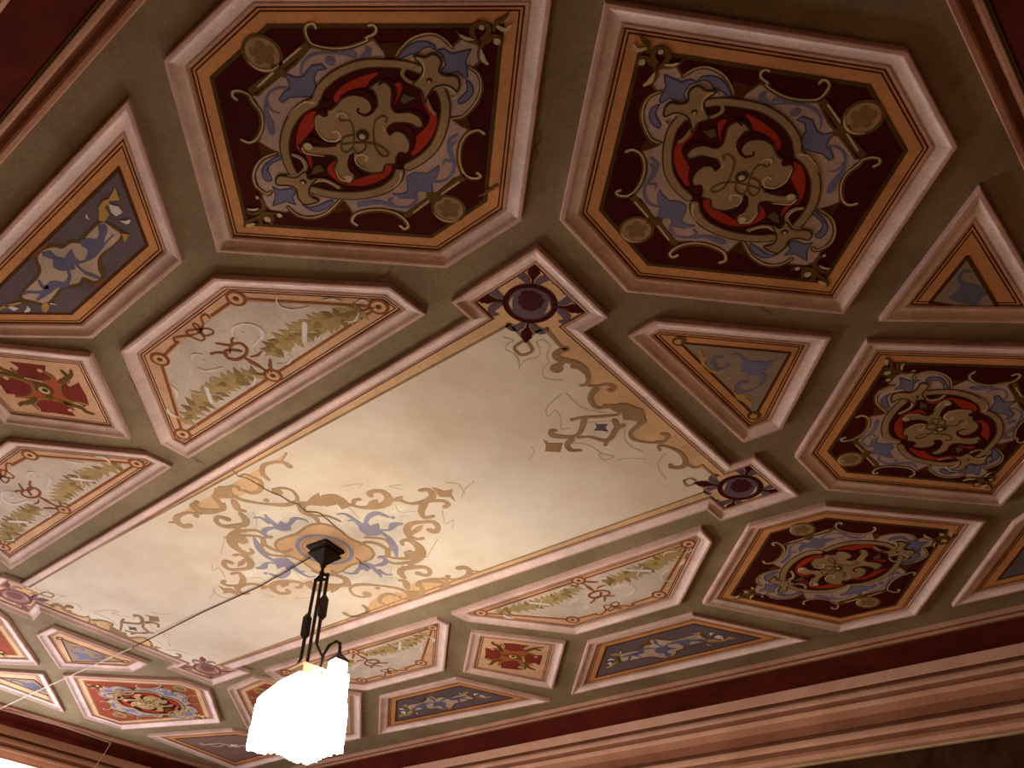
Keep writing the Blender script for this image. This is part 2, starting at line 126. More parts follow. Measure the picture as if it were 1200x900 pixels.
["s",[[0.6169,-1.344],[0.7677,-1.3586]],[0.0124]],["s",[[1.0081,-1.3644],[1.1605,-1.3633]],[0.0113]]]],["knot","rust",3,[["s",[[0.7606,-1.3676],[0.7737,-1.3809],
[0.7995,-1.3729],[0.8352,-1.3516],[0.853,-1.3085],[0.88,-1.3117],[0.8941,-1.361],[0.9081,-1.3802],[0.9169,-1.3664],[0.8907,-1.3189],[0.9209,-1.3045],[0.9402,-1.3128],
[0.9259,-1.3379],[0.8621,-1.3694],[0.8442,-1.3675],[0.8477,-1.35],[0.8924,-1.34],[0.9398,-1.3572],[0.9637,-1.3832],[0.9929,-1.3834],[0.9915,-1.3629]],[0.0089]]]]],
"garl":[[[1.4924,-1.0413],[1.4154,-1.0621],[1.3182,-1.0877],[1.2215,-1.1027],[1.1094,-1.1082],[1.0204,-1.1045]],[[0.8736,-1.0584],[0.7857,-1.0835],[0.6872,-1.096],
[0.5836,-1.0932],[0.4652,-1.0758],[0.3372,-1.0374]]],"gar2":[["ribbon","ribbon_white",5,[["s",[[1.3015,-1.2804],[1.2728,-1.2634],[1.264,-1.2348],[1.2822,-1.2038],
[1.3209,-1.1826],[1.3487,-1.1763]],[0.0038,0.0076,0.0114,0.0076,0.0038]],["s",[[0.9737,-1.2254],[0.9979,-1.2647],[1.0415,-1.2741],[1.089,-1.2507],[1.0998,-1.2095],
[1.0769,-1.1793],[1.0349,-1.1716],[0.9949,-1.1618],[0.9773,-1.1354]],[0.004,0.0119,0.0079,0.0198,0.0119,0.004]],["s",[[1.419,-1.1648],[1.4514,-1.1462],[1.4694,-1.1192]],
[0.0037,0.0092,0.0037]],["s",[[0.7252,-1.2665],[0.7588,-1.2784],[0.7869,-1.2583]],[0.0042,0.0126,0.0042]],["s",[[0.7028,-1.2213],[0.7185,-1.1854],[0.7914,-1.1622]],
[0.0043,0.0173,0.0043]],["s",[[0.9925,-1.045],[1.0249,-1.0218],[1.0672,-1.0315],[1.0732,-1.0528]],[0.0041,0.0104,0.0041]],["s",[[0.7631,-1.0423],[0.7986,-1.0237],
[0.8422,-1.0392],[0.857,-1.0599]],[0.0044,0.0131,0.0044]],["s",[[0.51,-1.2279],[0.5009,-1.1953],[0.4601,-1.158]],[0.0045,0.0181,0.0045]],["s",[[0.3626,-1.1475],[0.3386,-1.1184],
[0.349,-1.0762]],[0.0095,0.0191,0.0048]],["s",[[1.5081,-1.0822],[1.5394,-1.0765],[1.5454,-1.0549]],[0.0037,0.0073,0.0037]],["s",[[1.4028,-1.0443],[1.4326,-1.0226],
[1.4785,-1.0426]],[0.0038,0.0095,0.0038]],["d",[0.7585,-1.2325],0.0068],["d",[1.0272,-1.2341],0.0064],["s",[[1.187,-1.1314],[1.2671,-1.0697]],[0.0039,0.0126,0.0039]],
["s",[[1.2687,-1.1274],[1.1935,-1.0666]],[0.02]],["s",[[0.5614,-1.1264],[0.6364,-1.0604]],[0.0045,0.0145,0.0045]],["s",[[0.6257,-1.1288],[0.5587,-1.0553]],[0.0185]]]],
["lyre_ornament","rust",5,[["s",[[0.8898,-1.1983],[0.9286,-1.2193],[0.9667,-1.2073],[0.9654,-1.1733],[0.9269,-1.1519],[0.8783,-1.1568],[0.8573,-1.1819],[0.8731,-1.2103],
[0.9036,-1.2081],[0.9335,-1.1767]],[0.0084,0.0143,0.0126]],["s",[[0.924,-1.2226],[0.9034,-1.2472],[0.8891,-1.2632]],[0.0123,0.0098,0.0062]],["s",[[0.8736,-1.2],[0.8527,-1.2249],
[0.8197,-1.2388]],[0.0125,0.01,0.0104]],["s",[[0.9359,-1.2179],[0.9564,-1.2378],[0.9752,-1.2395]],[0.0122,0.0081]],["s",[[0.9131,-1.1419],[0.9138,-1.1154],[0.9177,-1.0843],
[0.919,-1.0303]],[0.0085,0.0212,0.0085,0.0068]],["s",[[0.9385,-1.1336],[0.9684,-1.1221],[1.0023,-1.1273]],[0.0042,0.0125,0.0042]],["s",[[0.9326,-1.0267],[0.9625,-1.0564],
[0.9897,-1.0771]],[0.0084,0.0169,0.0084]],["s",[[1.4924,-1.0413],[1.544,-1.0264]],[0.0074]],["s",[[0.8708,-1.0563],[0.8997,-1.0295]],[0.0086]]]]],"blue":[["cartouche_edge","gold_dark",2,[["q",[[1.0881,-1.8749],
[1.1068,-1.8351],[1.1034,-1.7855],[1.0618,-1.7796],[0.9567,-1.7823],[0.9143,-1.7696],[0.8827,-1.7365],[0.8299,-1.718],[0.7792,-1.732],[0.7661,-1.7592],[0.7236,-1.7552],
[0.6661,-1.7857],[0.5986,-1.7811],[0.5265,-1.7786],[0.4961,-1.8133],[0.4603,-1.8642],[0.5435,-1.8821],[0.6219,-1.8835],[0.6805,-1.898],[0.7235,-1.934],[0.7926,-1.9434],
[0.847,-1.9244],[0.8668,-1.8987],[0.9176,-1.893],[0.9429,-1.8741],[0.9816,-1.877],[1.0426,-1.8782]]]]],["cartouche","cream_lilac",3,[["q",[[1.0869,-1.8635],[1.0912,-1.8261],
[1.0857,-1.7936],[1.0234,-1.787],[0.9524,-1.7911],[0.9102,-1.7838],[0.8682,-1.7587],[0.8418,-1.7324],[0.8015,-1.7366],[0.7858,-1.7738],[0.7419,-1.769],[0.6742,-1.7976],
[0.6071,-1.7931],[0.5372,-1.7918],[0.5131,-1.8218],[0.4911,-1.8625],[0.5557,-1.8731],[0.6351,-1.8737],[0.6935,-1.8883],[0.7363,-1.9245],[0.7892,-1.9294],[0.8355,-1.9113],
[0.8534,-1.8902],[0.9062,-1.8833],[0.9316,-1.8643],[0.9733,-1.8652],[1.0362,-1.8675]]]]],["violet_foliage","blue_violet",4,[["q",[[1.063,-1.8681],[1.0861,-1.8558],
[1.0708,-1.8362],[1.0225,-1.8197],[0.9732,-1.8028],[0.8969,-1.8048],[0.8783,-1.8131],[0.9224,-1.8299],[0.9277,-1.8586],[0.9583,-1.8679],[0.9848,-1.8534],[0.9974,-1.8386],
[1.03,-1.8459]]],["s",[[1.0636,-1.8102],[1.0228,-1.8089],[0.9843,-1.8054],[0.9169,-1.801],[0.8567,-1.8125],[0.8247,-1.825]],[0.0054,0.0072,0.0107,0.0072]],["p",[[0.8825,-1.8707],
[0.851,-1.8391],[0.8509,-1.8168],[0.8218,-1.8271],[0.7982,-1.8107],[0.7761,-1.8213],[0.7481,-1.8364],[0.7395,-1.8542],[0.7459,-1.8723],[0.7756,-1.884],[0.7615,-1.9169],
[0.7735,-1.9301],[0.811,-1.9131],[0.802,-1.8867],[0.8163,-1.8649]]],["s",[[0.8247,-1.825],[0.8141,-1.7817],[0.8256,-1.7501],[0.8314,-1.7343]],[0.0111,0.0111,0.0223,0.0148]],
["s",[[0.7747,-1.8281],[0.7444,-1.8044],[0.6926,-1.7959],[0.6596,-1.8203],[0.5972,-1.8185],[0.5273,-1.8212]],[0.0114,0.0152,0.038,0.0228,0.0114]],["s",[[0.6304,-1.8654],
[0.6091,-1.8397],[0.632,-1.8287],[0.585,-1.8275],[0.5361,-1.8635],[0.5139,-1.8676]],[0.0116,0.0193,0.0154,0.0116]]]],["fleuron","pale_gold",5,[["p",[[1.0853,-1.877],
[1.139,-1.9072],[1.1786,-1.9119],[1.1955,-1.9039],[1.1796,-1.8913],[1.1551,-1.895],[1.1382,-1.8676],[1.0939,-1.8603]]],["p",[[1.0963,-1.7961],[1.1171,-1.7752],[1.0689,-1.7689]]],
["q",[[0.5178,-1.7973],[0.5433,-1.791],[0.5258,-1.7728],[0.49,-1.7677],[0.4876,-1.782]]],["s",[[0.3458,-1.8857],[0.3742,-1.8838],[0.4564,-1.8548]],[0.008,0.012,0.008]],
["p",[[1.1854,-1.9017],[1.2235,-1.8778],[1.2574,-1.915]]]]],["white_leaf","ribbon_white",5,[["p",[[1.177,-1.8933],[1.1951,-1.8647],[1.1834,-1.8436],[1.1495,-1.849],
[1.1512,-1.8679]]],["s",[[1.1466,-1.8256],[1.1548,-1.8123],[1.1752,-1.8112]],[0.0067,0.0151,0.0034]],["s",[[1.0745,-1.9158],[1.0617,-1.9102],[1.062,-1.8997]],[0.0034,0.0067,0.0034]],
["p",[[0.3898,-1.8911],[0.4109,-1.8632],[0.4225,-1.8422],[0.3933,-1.8472],[0.3879,-1.8675]]],["s",[[0.4579,-1.8288],[0.4488,-1.8167],[0.4207,-1.8183]],[0.004,0.016,0.004]],
["s",[[0.5507,-1.7794],[0.5643,-1.7633]],[0.0079,0.0039]]]],["corner_cusp","rust",2.5,[["p",[[0.7238,-1.945],[0.8413,-1.9395],[0.8169,-1.9306],[0.7648,-1.9366],[0.7322,-1.9275]]],
["p",[[0.749,-1.7306],[0.8564,-1.7215],[0.8089,-1.71],[0.7715,-1.7199]]]]]],"quat":[["red_ground","red_soft",1,[["q",[[0.0153,1.3828],[0.0579,1.4518],[0.1225,1.504],
[0.0256,1.5833],[-0.0247,1.6159],[-0.0642,1.5318],[-0.1325,1.5234],[-0.0358,1.4571]]]]],["lobe","maroon_soft",2,[["p",[[-0.0584,1.3281],[-0.0379,1.3592],[-0.0171,1.361],
[-0.0112,1.4043],[-0.0324,1.4516],[-0.0818,1.4835],[-0.1304,1.4785],[-0.1446,1.452],[-0.1644,1.4359],[-0.1262,1.4049]]],["p",[[0.0768,1.3343],[0.1318,1.3752],[0.1926,1.4425],
[0.1514,1.4445],[0.1368,1.4828],[0.0806,1.4679],[0.0433,1.4433],[0.0356,1.3975],[0.0643,1.3675]]],["p",[[0.0609,1.5505],[0.108,1.5253],[0.1415,1.5328],[0.1368,1.5643],
[0.1775,1.5804],[0.0689,1.6848],[0.0633,1.6432],[0.0196,1.6381],[0.0243,1.5978]]],["p",[[-0.1483,1.5453],[-0.1128,1.5269],[-0.0597,1.5267],[-0.0125,1.5584],[-0.0273,1.6145],
[-0.0471,1.6419],[-0.0705,1.6867],[-0.1275,1.6386],[-0.1707,1.592],[-0.1443,1.5709]]]]],["gilt_scroll","gold",3,[["s",[[-0.022,1.3582],[0.0018,1.3897],[-0.0289,1.4536],
[-0.0838,1.49],[-0.1376,1.4865],[-0.156,1.4561]],[0.0121,0.0193,0.0193,0.0121]],["s",[[0.0586,1.3425],[0.0287,1.4053],[0.0487,1.4538],[0.1163,1.4857],[0.1655,1.4703]],
[0.0118,0.0189,0.0189,0.0118]],["s",[[0.1326,1.5693],[0.1254,1.5176],[0.0756,1.529],[0.0293,1.5702],[0.0136,1.6147],[0.0265,1.6606]],[0.012,0.0192,0.0192,0.012]],
["s",[[-0.155,1.5571],[-0.1033,1.5247],[-0.0385,1.5282],[-0.0043,1.5661],[-0.0261,1.6306],[-0.0677,1.6615]],[0.0121,0.0193,0.0193,0.0121]]]],["fleuron","gold_dark",3,[["s",[[0.003,1.4051],
[0.0265,1.3455],[0.0199,1.3198],[0.0315,1.2906]],[0.0232,0.0232,0.0155]],["s",[[0.0239,1.3732],[0.0544,1.3472]],[0.0155]],["s",[[0.126,1.4913],[0.1896,1.4843],[0.2217,1.4884],
[0.2456,1.5024]],[0.0231,0.0231,0.0115]],["s",[[0.1958,1.5025],[0.2068,1.5235]],[0.0155]],["s",[[0.013,1.6067],[-0.0113,1.6702],[-0.0028,1.722]],[0.0246,0.0246,0.0123]],
["s",[[-0.0086,1.6406],[-0.0495,1.6798]],[0.0165]],["s",[[-0.0902,1.5015],[-0.1339,1.4994],[-0.1915,1.5207],[-0.2046,1.5054]],[0.0247,0.0247,0.0164]],["s",[[-0.0259,1.4629],
[-0.0056,1.4821]],[0.0318]],["s",[[0.022,1.5357],[0.0337,1.5651]],[0.032]]]],["highlight","cream_gold",4,[["d",[-0.0331,1.3664],0.0102],["d",[0.1439,1.4576],0.0093],
["d",[0.1265,1.5808],0.0111],["d",[-0.0567,1.6443],0.0115],["s",[[-0.21,1.507],[-0.1826,1.5024]],[0.0123]],["s",[[0.0501,1.352],[0.0368,1.3836]],[0.0094]],["s",[[0.0564,1.5404],
[0.0193,1.5949]],[0.0081]]]],["rosette_boss","gold_dark",4,[["d",[0.0104,1.5064],0.0398]]],["boss_highlight","cream_gold",5,[["d",[0.0064,1.5041],0.0239]]],["boss_dot","olive_dark",6,[["d",[0.012,1.5028],
0.0127]]]],"trap":[["field","grey_tan",1,[["p",[[2.332,-0.2186],[2.6148,0.0425],[2.3534,0.2726],[2.3302,0.2667]]]]],["border_line","brown",2,[["s",[[2.3418,-0.216],
[2.6148,0.0425]],[0.0096]],["s",[[2.6148,0.0425],[2.3492,0.2748]],[0.0108]],["s",[[2.3261,-0.214],[2.3302,0.2564]],[0.0108]]]],["scroll_disc","gold_dark",3,[["d",[2.3288,-0.2403],
0.0259],["d",[2.3302,0.2853],0.0272]]],["disc_face","ochre",4,[["d",[2.3234,-0.2407],0.0133],["d",[2.326,0.2864],0.0143]]],["blue_foliage","blue",3,[["p",[[2.4263,0.0213],
[2.4511,-0.0163],[2.4761,-0.0257],[2.4767,0.002],[2.5061,0.0185],[2.5221,0.039],[2.5659,0.0387],[2.5208,0.061],[2.4942,0.0789],[2.486,0.0638],[2.4714,0.1096],[2.457,0.0853],
[2.4349,0.0648],[2.4266,0.0402]]],["s",[[2.4377,-0.0694],[2.458,-0.0612],[2.4625,-0.0309],[2.4515,0.0023]],[0.0075,0.0113,0.0151]],["s",[[2.4749,0.0933],[2.4637,0.1232],
[2.4381,0.1385]],[0.0235,0.0156,0.0098]],["s",[[2.4072,-0.0795],[2.3855,-0.0905],[2.362,-0.0709],[2.3582,-0.0366],[2.3763,-0.019],[2.4059,-0.0303]],[0.0116,0.0174,0.0135,0.0077]],
["s",[[2.4241,0.1431],[2.3938,0.1459],[2.3631,0.1291],[2.369,0.0944],[2.3952,0.0841],[2.4074,0.0976]],[0.0079,0.0139,0.0179,0.0119]]]],["gilt_foliage","pale_gold",3,[["p",[[2.3576,-0.1647],
[2.3655,-0.15],[2.3499,-0.1161],[2.3794,-0.1221],[2.342,-0.0943],[2.3301,-0.0566],[2.3221,-0.0809]]],["s",[[2.3341,-0.0723],[2.3341,-0.0351],[2.3603,-0.0117],[2.3941,-0.0202]],
[0.0078,0.0116,0.0078,0.0039]],["p",[[2.3404,0.0936],[2.3425,0.1244],[2.3777,0.1739],[2.355,0.1629],[2.3656,0.2102],[2.3428,0.2345],[2.3427,0.2042],[2.3281,0.1588]]],
["s",[[2.3466,0.1077],[2.3547,0.0843],[2.3911,0.0716]],[0.0079,0.0079,0.004]],["d",[2.4138,0.0329],0.0062],["d",[2.3686,0.0319],0.007]]]],"tri":[["field","grey_tan",1,[["p",[[3.2714,-0.041],
[3.0986,0.0842],[3.268,0.2882]]]]],["border_line","brown",2,[["s",[[3.2714,-0.041],[3.1043,0.0837]],[0.0132]],["s",[[3.2714,-0.041],[3.2665,0.2851]],[0.0133]],["s",[[3.1037,0.0851],
[3.2665,0.2851]],[0.0133]]]],["blue_foliage","slate_blue",3,[["p",[[3.1534,0.1013],[3.1987,0.0797],[3.2135,0.0548],[3.2323,0.0731],[3.2538,0.098],[3.2584,0.1554],
[3.2342,0.1651],[3.2152,0.2023],[3.2,0.1725],[3.1794,0.1435]]],["s",[[3.2148,0.0647],[3.2174,0.0311],[3.2398,0.0127],[3.2544,0.0279]],[0.0125,0.0125,0.0062]],["s",[[3.2179,0.195],
[3.2332,0.2249],[3.2565,0.2325]],[0.0099,0.0099,0.005]]]]],"bossC":[2.0125,-0.7041],"endb":[[1.8877,-0.6683],[1.8839,-0.5806],[1.9702,-0.5755],[1.9587,-0.4592],[1.9709,-0.4418],
[1.9424,-0.4469],[1.9162,-0.4347],[1.9231,-0.4023],[1.9515,-0.3623],[1.9517,-0.3064],[1.9294,-0.2573],[1.9119,-0.2367],[1.9374,-0.2087],[1.9115,-0.2036],[1.8774,-0.177],
[1.8493,-0.1365],[1.8563,-0.101],[1.8944,-0.0918],[1.8865,-0.0911],[1.9471,-0.0554],[1.9547,0.0185],[1.9516,0.0721],[1.9081,0.0845],[1.8642,0.1191],[1.8654,0.1639],
[1.9039,0.217],[1.933,0.2518],[1.9498,0.3188],[1.9421,0.3977],[1.9498,0.4544],[1.9843,0.4621],[1.985,0.5638],[1.8976,0.5504],[1.9037,0.6337]],"endsc":[["end_scroll","gold_pale",3,[["s",[[1.8877,-0.6683],
[1.8839,-0.5806],[1.9702,-0.5755],[1.9587,-0.4592]],[0.0097]],["s",[[1.8768,-0.5723],[1.8176,-0.5652],[1.8114,-0.5191],[1.8591,-0.5125],[1.8755,-0.5553],[1.8768,-0.5723]],
[0.0124]],["s",[[1.9715,-0.5689],[1.9619,-0.4711],[1.9728,-0.4442],[1.9464,-0.4517],[1.9167,-0.4421],[1.9132,-0.4173],[1.9316,-0.3923],[1.9515,-0.3623],[1.9557,-0.3116],
[1.9283,-0.2581],[1.9029,-0.243],[1.8865,-0.2505]],[0.0094,0.0118,0.0314,0.0236,0.0196,0.0118]],["d",[1.873,-0.3826],0.026],["s",[[1.8875,-0.3922],[1.9171,-0.3948]],
[0.0276,0.0158]],["s",[[1.9291,-0.3545],[1.9426,-0.3369],[1.9437,-0.296]],[0.0238,0.0159,0.0119]],["s",[[1.9096,-0.23],[1.9383,-0.2097],[1.9693,-0.2002],[1.9845,-0.1729],
[1.9668,-0.1562],[1.9563,-0.1678]],[0.0123,0.0106,0.0204,0.0163]],["s",[[1.9188,-0.1985],[1.8834,-0.1812],[1.8603,-0.1547],[1.8511,-0.109],[1.8769,-0.0909],[1.9075,-0.0869]],
[0.0299,0.0214,0.0171,0.0128]],["p",[[1.8861,-0.1107],[1.9112,-0.0844],[1.9488,-0.0753],[1.9729,-0.0324],[1.9674,-0.0014],[1.9523,-0.0382],[1.9221,-0.0154],[1.9036,-0.0283]]],
["p",[[1.8543,-0.1068],[1.9046,-0.092],[1.9626,-0.0649],[1.9971,0.0068],[1.9632,0.0802],[1.9341,0.06],[1.9233,0.0384],[1.8941,0.0181],[1.9217,-0.0322],[1.9201,-0.0539]]],
["s",[[1.9516,0.0721],[1.9237,0.081],[1.8664,0.106],[1.854,0.1486],[1.8855,0.1924],[1.9299,0.2304]],[0.0271,0.0181,0.0135,0.0117]],["s",[[1.9248,0.2121],[1.9487,0.2285],
[1.984,0.2016],[1.968,0.1805]],[0.0133,0.0178,0.0178]],["s",[[1.8993,0.2692],[1.9136,0.2415],[1.9428,0.2764],[1.9584,0.3323],[1.9421,0.3977],[1.9057,0.4198],[1.8717,0.3968],
[1.8794,0.3785]],[0.014,0.014,0.0187,0.028,0.0159]],["s",[[1.9352,0.4085],[1.9498,0.4544],[1.9864,0.4588]],[0.0142]],["s",[[1.9843,0.4621],[1.985,0.5638]],[0.0105]],
["s",[[1.8608,0.5095],[1.8947,0.5128],[1.8976,0.5504],[1.8513,0.5522],[1.8608,0.5095]],[0.0107]],["s",[[1.8993,0.5761],[1.9037,0.6337]],[0.0109]],["s",[[1.7235,-0.1006],
[1.7696,-0.0896],[1.8318,-0.0533],[1.8969,-0.0219]],[0.0174,0.013,0.0174,0.013]],["s",[[1.772,-0.0809],[1.7303,-0.0387],[1.6791,-0.0087],[1.629,-0.0285],[1.5939,-0.0674],
[1.61,-0.093],[1.6252,-0.0825]],[0.0274,0.0228,0.0183,0.0274,0.0183]],["s",[[1.6709,0.0078],[1.7156,0.0283],[1.7479,0.083],[1.7829,0.085],[1.8363,0.0491],[1.8738,0.0464]],
[0.0136,0.0181,0.0271,0.0226]],["s",[[1.7356,0.1119],[1.7636,0.0865]],[0.0182]],["s",[[1.8649,-0.0022],[1.8502,0.03]],[0.022]],["p",[[1.5437,-0.0649],[1.5465,-0.0329],
[1.5959,0.001],[1.5472,0.0437],[1.498,0.0024],[1.5292,-0.0297]]],["s",[[1.642,0.0028],[1.6036,0.0213],[1.5926,0.0594],[1.6267,0.0828]],[0.0281,0.0234,0.0141]]]],
["jewel_ground","ivory",3,[["p",[[1.7661,-0.0497],[1.8649,-0.0022],[1.8068,0.0648],[1.7588,0.0684],[1.6973,0.0039]]]]],["blue_flower","violet",4,[["p",[[1.7898,-0.0332],
[1.7937,-0.0205],[1.8306,0.0022],[1.8077,0.0149],[1.7989,0.0449],[1.78,0.0217],[1.7543,0.0039],[1.778,-0.0057]]]]],["sketch_line","sketch",2,[["s",[[1.7543,-0.4632],
[1.7849,-0.5052],[1.7924,-0.5468],[1.784,-0.5762],[1.8116,-0.5947],[1.8411,-0.5962],[1.8223,-0.6324]],[0.0031]],["s",[[1.7629,-0.4731],[1.8095,-0.4876],[1.8605,-0.4746],
[1.8927,-0.5133],[1.9057,-0.542],[1.9321,-0.5343],[1.9311,-0.4933],[1.8889,-0.462],[1.8716,-0.4274],[1.8232,-0.406],[1.8025,-0.3638],[1.8479,-0.3151]],[0.0031]],
["s",[[1.3993,0.0131],[1.4561,-0.0185],[1.4681,-0.0564]],[0.0033]],["s",[[1.7965,-0.2552],[1.6913,-0.2208],[1.6608,-0.1724],[1.7099,-0.1871],[1.6878,-0.1254],[1.6508,-0.0793],
[1.6847,-0.0631]],[0.0035]],["s",[[1.8108,-0.2451],[1.808,-0.1392],[1.863,-0.0594]],[0.0034]],["s",[[1.8659,0.0696],[1.8239,0.128],[1.8195,0.1845],[1.8345,0.24]],
[0.0037]],["s",[[1.6734,0.1453],[1.7178,0.1987],[1.6651,0.1939],[1.6695,0.1504]],[0.0033]],["s",[[1.9065,0.3044],[1.8537,0.3299],[1.8173,0.3837],[1.8052,0.4558]],
[0.0033]],["s",[[1.6267,0.0222],[1.6744,0.0699],[1.6858,0.1537]],[0.0028]],["s",[[1.7151,0.2279],[1.7598,0.2428],[1.8179,0.29]],[0.0028]]]]],"mid":[["center_scroll","gold_faded",3,[["p",[[0.007,-0.6595],
[0.0366,-0.6311],[0.0635,-0.6303],[0.0382,-0.5778],[0.0099,-0.5525],[-0.0412,-0.5865],[-0.0684,-0.6223]]],["s",[[0.041,-0.6194],[0.0851,-0.621],[0.11,-0.6044],[0.0946,-0.5784]],
[0.0166,0.0221,0.0166,0.0221]],["s",[[-0.0574,-0.615],[-0.1073,-0.5403],[-0.1522,-0.5241],[-0.2177,-0.5449],[-0.2534,-0.5814],[-0.2362,-0.6309],[-0.21,-0.6354],[-0.2156,-0.6118]],
[0.0356,0.0237,0.0178,0.0237,0.0178,0.0178,0.0237]],["d",[-0.2947,-0.5618],0.0156],["s",[[0.0291,-0.5663],[0.0334,-0.5191],[0.088,-0.4473],[0.1699,-0.3752],[0.2389,-0.3564],
[0.2837,-0.3795],[0.3085,-0.4322],[0.2876,-0.4719],[0.2405,-0.4862]],[0.0282,0.0226,0.0169,0.0282,0.0282,0.0169,0.0169,0.0226]],["d",[0.2366,-0.463],0.0277],["d",[0.1327,-0.448],
0.0147],["s",[[0.11,-0.5647],[0.1272,-0.5272],[0.1839,-0.5241],[0.2415,-0.5622],[0.2442,-0.5939],[0.232,-0.6437],[0.1922,-0.6489]],[0.0163,0.0272,0.0272,0.0272,0.0163,0.013,0.013]],
["p",[[0.2629,-0.3493],[0.295,-0.328],[0.3519,-0.3429],[0.4067,-0.3461],[0.3836,-0.3218],[0.4152,-0.3008],[0.4529,-0.2531],[0.397,-0.2428],[0.3294,-0.2609],[0.2853,-0.299],
[0.2515,-0.3034]]],["s",[[0.2457,-0.3251],[0.2073,-0.2783],[0.2175,-0.2222],[0.1982,-0.1791]],[0.0465,0.0349,0.0232]],["s",[[0.22,-0.2242],[0.2784,-0.1859],[0.2963,-0.1188]],
[0.015,0.0174,0.0139]],["s",[[0.3977,-0.3072],[0.4456,-0.2841],[0.4554,-0.2392],[0.4478,-0.2004],[0.4598,-0.1783]],[0.0333,0.0333,0.0222,0.0166]],["p",[[0.3779,-0.2907],
[0.4446,-0.2726],[0.4567,-0.2296],[0.4375,-0.1806],[0.3879,-0.1865],[0.4053,-0.2285],[0.3377,-0.2465]]],["s",[[0.4633,-0.1813],[0.4997,-0.2046],[0.5274,-0.1967]],
[0.0221,0.0221,0.0221]],["s",[[0.4549,-0.1957],[0.4766,-0.1495],[0.5401,-0.1075],[0.6113,-0.101],[0.653,-0.1255],[0.6714,-0.1731],[0.6493,-0.2015],[0.6078,-0.207],
[0.5961,-0.1857]],[0.0164,0.0218,0.0327,0.0436,0.0436,0.0327,0.0273,0.0273]],["p",[[0.5048,-0.1362],[0.5527,-0.1573],[0.6006,-0.1516],[0.5757,-0.1158],[0.5786,-0.0874]]],
["p",[[0.6416,-0.1071],[0.6963,-0.1088],[0.7232,-0.1012],[0.6947,-0.0719],[0.6684,-0.0824]]],["s",[[0.6849,-0.087],[0.7038,-0.0381],[0.7504,-0.0159],[0.8134,-0.0104],
[0.8492,-0.0293],[0.8617,-0.0698],[0.8255,-0.0873]],[0.0216,0.0162,0.027,0.0378,0.0324,0.0216]],["p",[[0.8924,-0.0759],[0.9091,-0.0481],[0.9158,-0.0236],[0.9613,-0.0083],
[0.9287,0.0152],[0.9016,0.0687],[0.9044,0.0278],[0.866,0.0023]]],["s",[[0.7894,-0.0091],[0.7299,0.0213],[0.6941,0.0509],[0.6753,0.0925],[0.72,0.1037]],[0.0336,0.0392,0.0336,0.0224,0.0224]],
["s",[[0.801,0.002],[0.8507,0.0315],[0.8561,0.0696],[0.8259,0.0776]],[0.0218,0.0218,0.0218,0.0272]],["s",[[0.4761,0.1874],[0.5206,0.1209],[0.5791,0.0937],[0.6404,0.1153],
[0.683,0.1431],[0.6696,0.1897],[0.6262,0.2121],[0.6147,0.182]],[0.0285,0.0399,0.0399,0.0285,0.0228,0.0285,0.0285,0.0342]],["p",[[0.5044,0.1483],[0.5778,0.13],[0.6227,0.1351],
[0.5799,0.1632],[0.5109,0.1715]]],["s",[[0.4894,0.1864],[0.4996,0.2122],[0.5298,0.2221]],[0.0298,0.0179,0.0239]],["s",[[0.3979,0.2112],[0.4148,0.1867],[0.453,0.1918],
[0.4598,0.245],[0.4358,0.2989],[0.3783,0.343],[0.3131,0.3633],[0.2718,0.3413]],[0.0184,0.0245,0.0368,0.049,0.0613,0.0552,0.0368,0.0245]],["p",[[0.3477,0.2627],[0.3893,0.2652],
[0.4072,0.3208],[0.4187,0.3686],[0.3745,0.3406],[0.3234,0.3533],[0.313,0.3117]]],["p",[[0.4045,0.299],[0.4545,0.3109],[0.4148,0.3256]]],["s",[[0.1508,0.4569],[0.1703,0.4106],
[0.2137,0.3844],[0.274,0.4013],[0.3285,0.4357],[0.3193,0.4828],[0.2732,0.5031],[0.2511,0.4613]],[0.0256,0.0384,0.0384,0.0384,0.032,0.0256,0.0256,0.0384]],["s",[[0.1086,0.4591],
[0.1229,0.49],[0.0812,0.5467]],[0.02,0.0401,0.0334]],["s",[[0.2977,0.3535],[0.274,0.4013]],[0.0321]],["p",[[0.0488,0.5674],[0.0909,0.6048],[0.1494,0.6024],[0.1224,0.6356],
[0.0384,0.6693],[-0.0134,0.6376]]],["s",[[0.1445,0.559],[0.1913,0.5326],[0.2461,0.5558],[0.2872,0.5923],[0.2843,0.6346],[0.2451,0.6482]],[0.0198,0.0264,0.0264,0.0331,0.0264,0.0264]],
["s",[[0.3257,0.5727],[0.3782,0.6164],[0.4586,0.6236],[0.5056,0.5893],[0.5073,0.5485],[0.4751,0.5386]],[0.0191,0.0191,0.0255,0.0382,0.0318,0.0382]],["s",[[0.5056,0.5893],
[0.5387,0.6164]],[0.0114]]]],["violet_foliage","violet_pale",3,[["p",[[-0.0203,-0.2973],[-0.0188,-0.2716],[0.0399,-0.2901],[0.0402,-0.2636],[0.0727,-0.2536],[0.0157,-0.2032],
[-0.0289,-0.2206],[-0.0456,-0.2565]]],["s",[[-0.0145,-0.2803],[0.0009,-0.34],[0.02,-0.3702]],[0.0237,0.0296,0.0118]],["s",[[-0.0287,-0.3123],[-0.0224,-0.3646],[-0.0539,-0.3852]],
[0.0177,0.0177,0.0083]],["s",[[-0.0282,-0.2644],[-0.0916,-0.2806],[-0.1383,-0.2584],[-0.1368,-0.2161]],[0.0123,0.0308,0.0308,0.0123]],["s",[[0.0521,-0.2406],[0.1163,-0.2644],
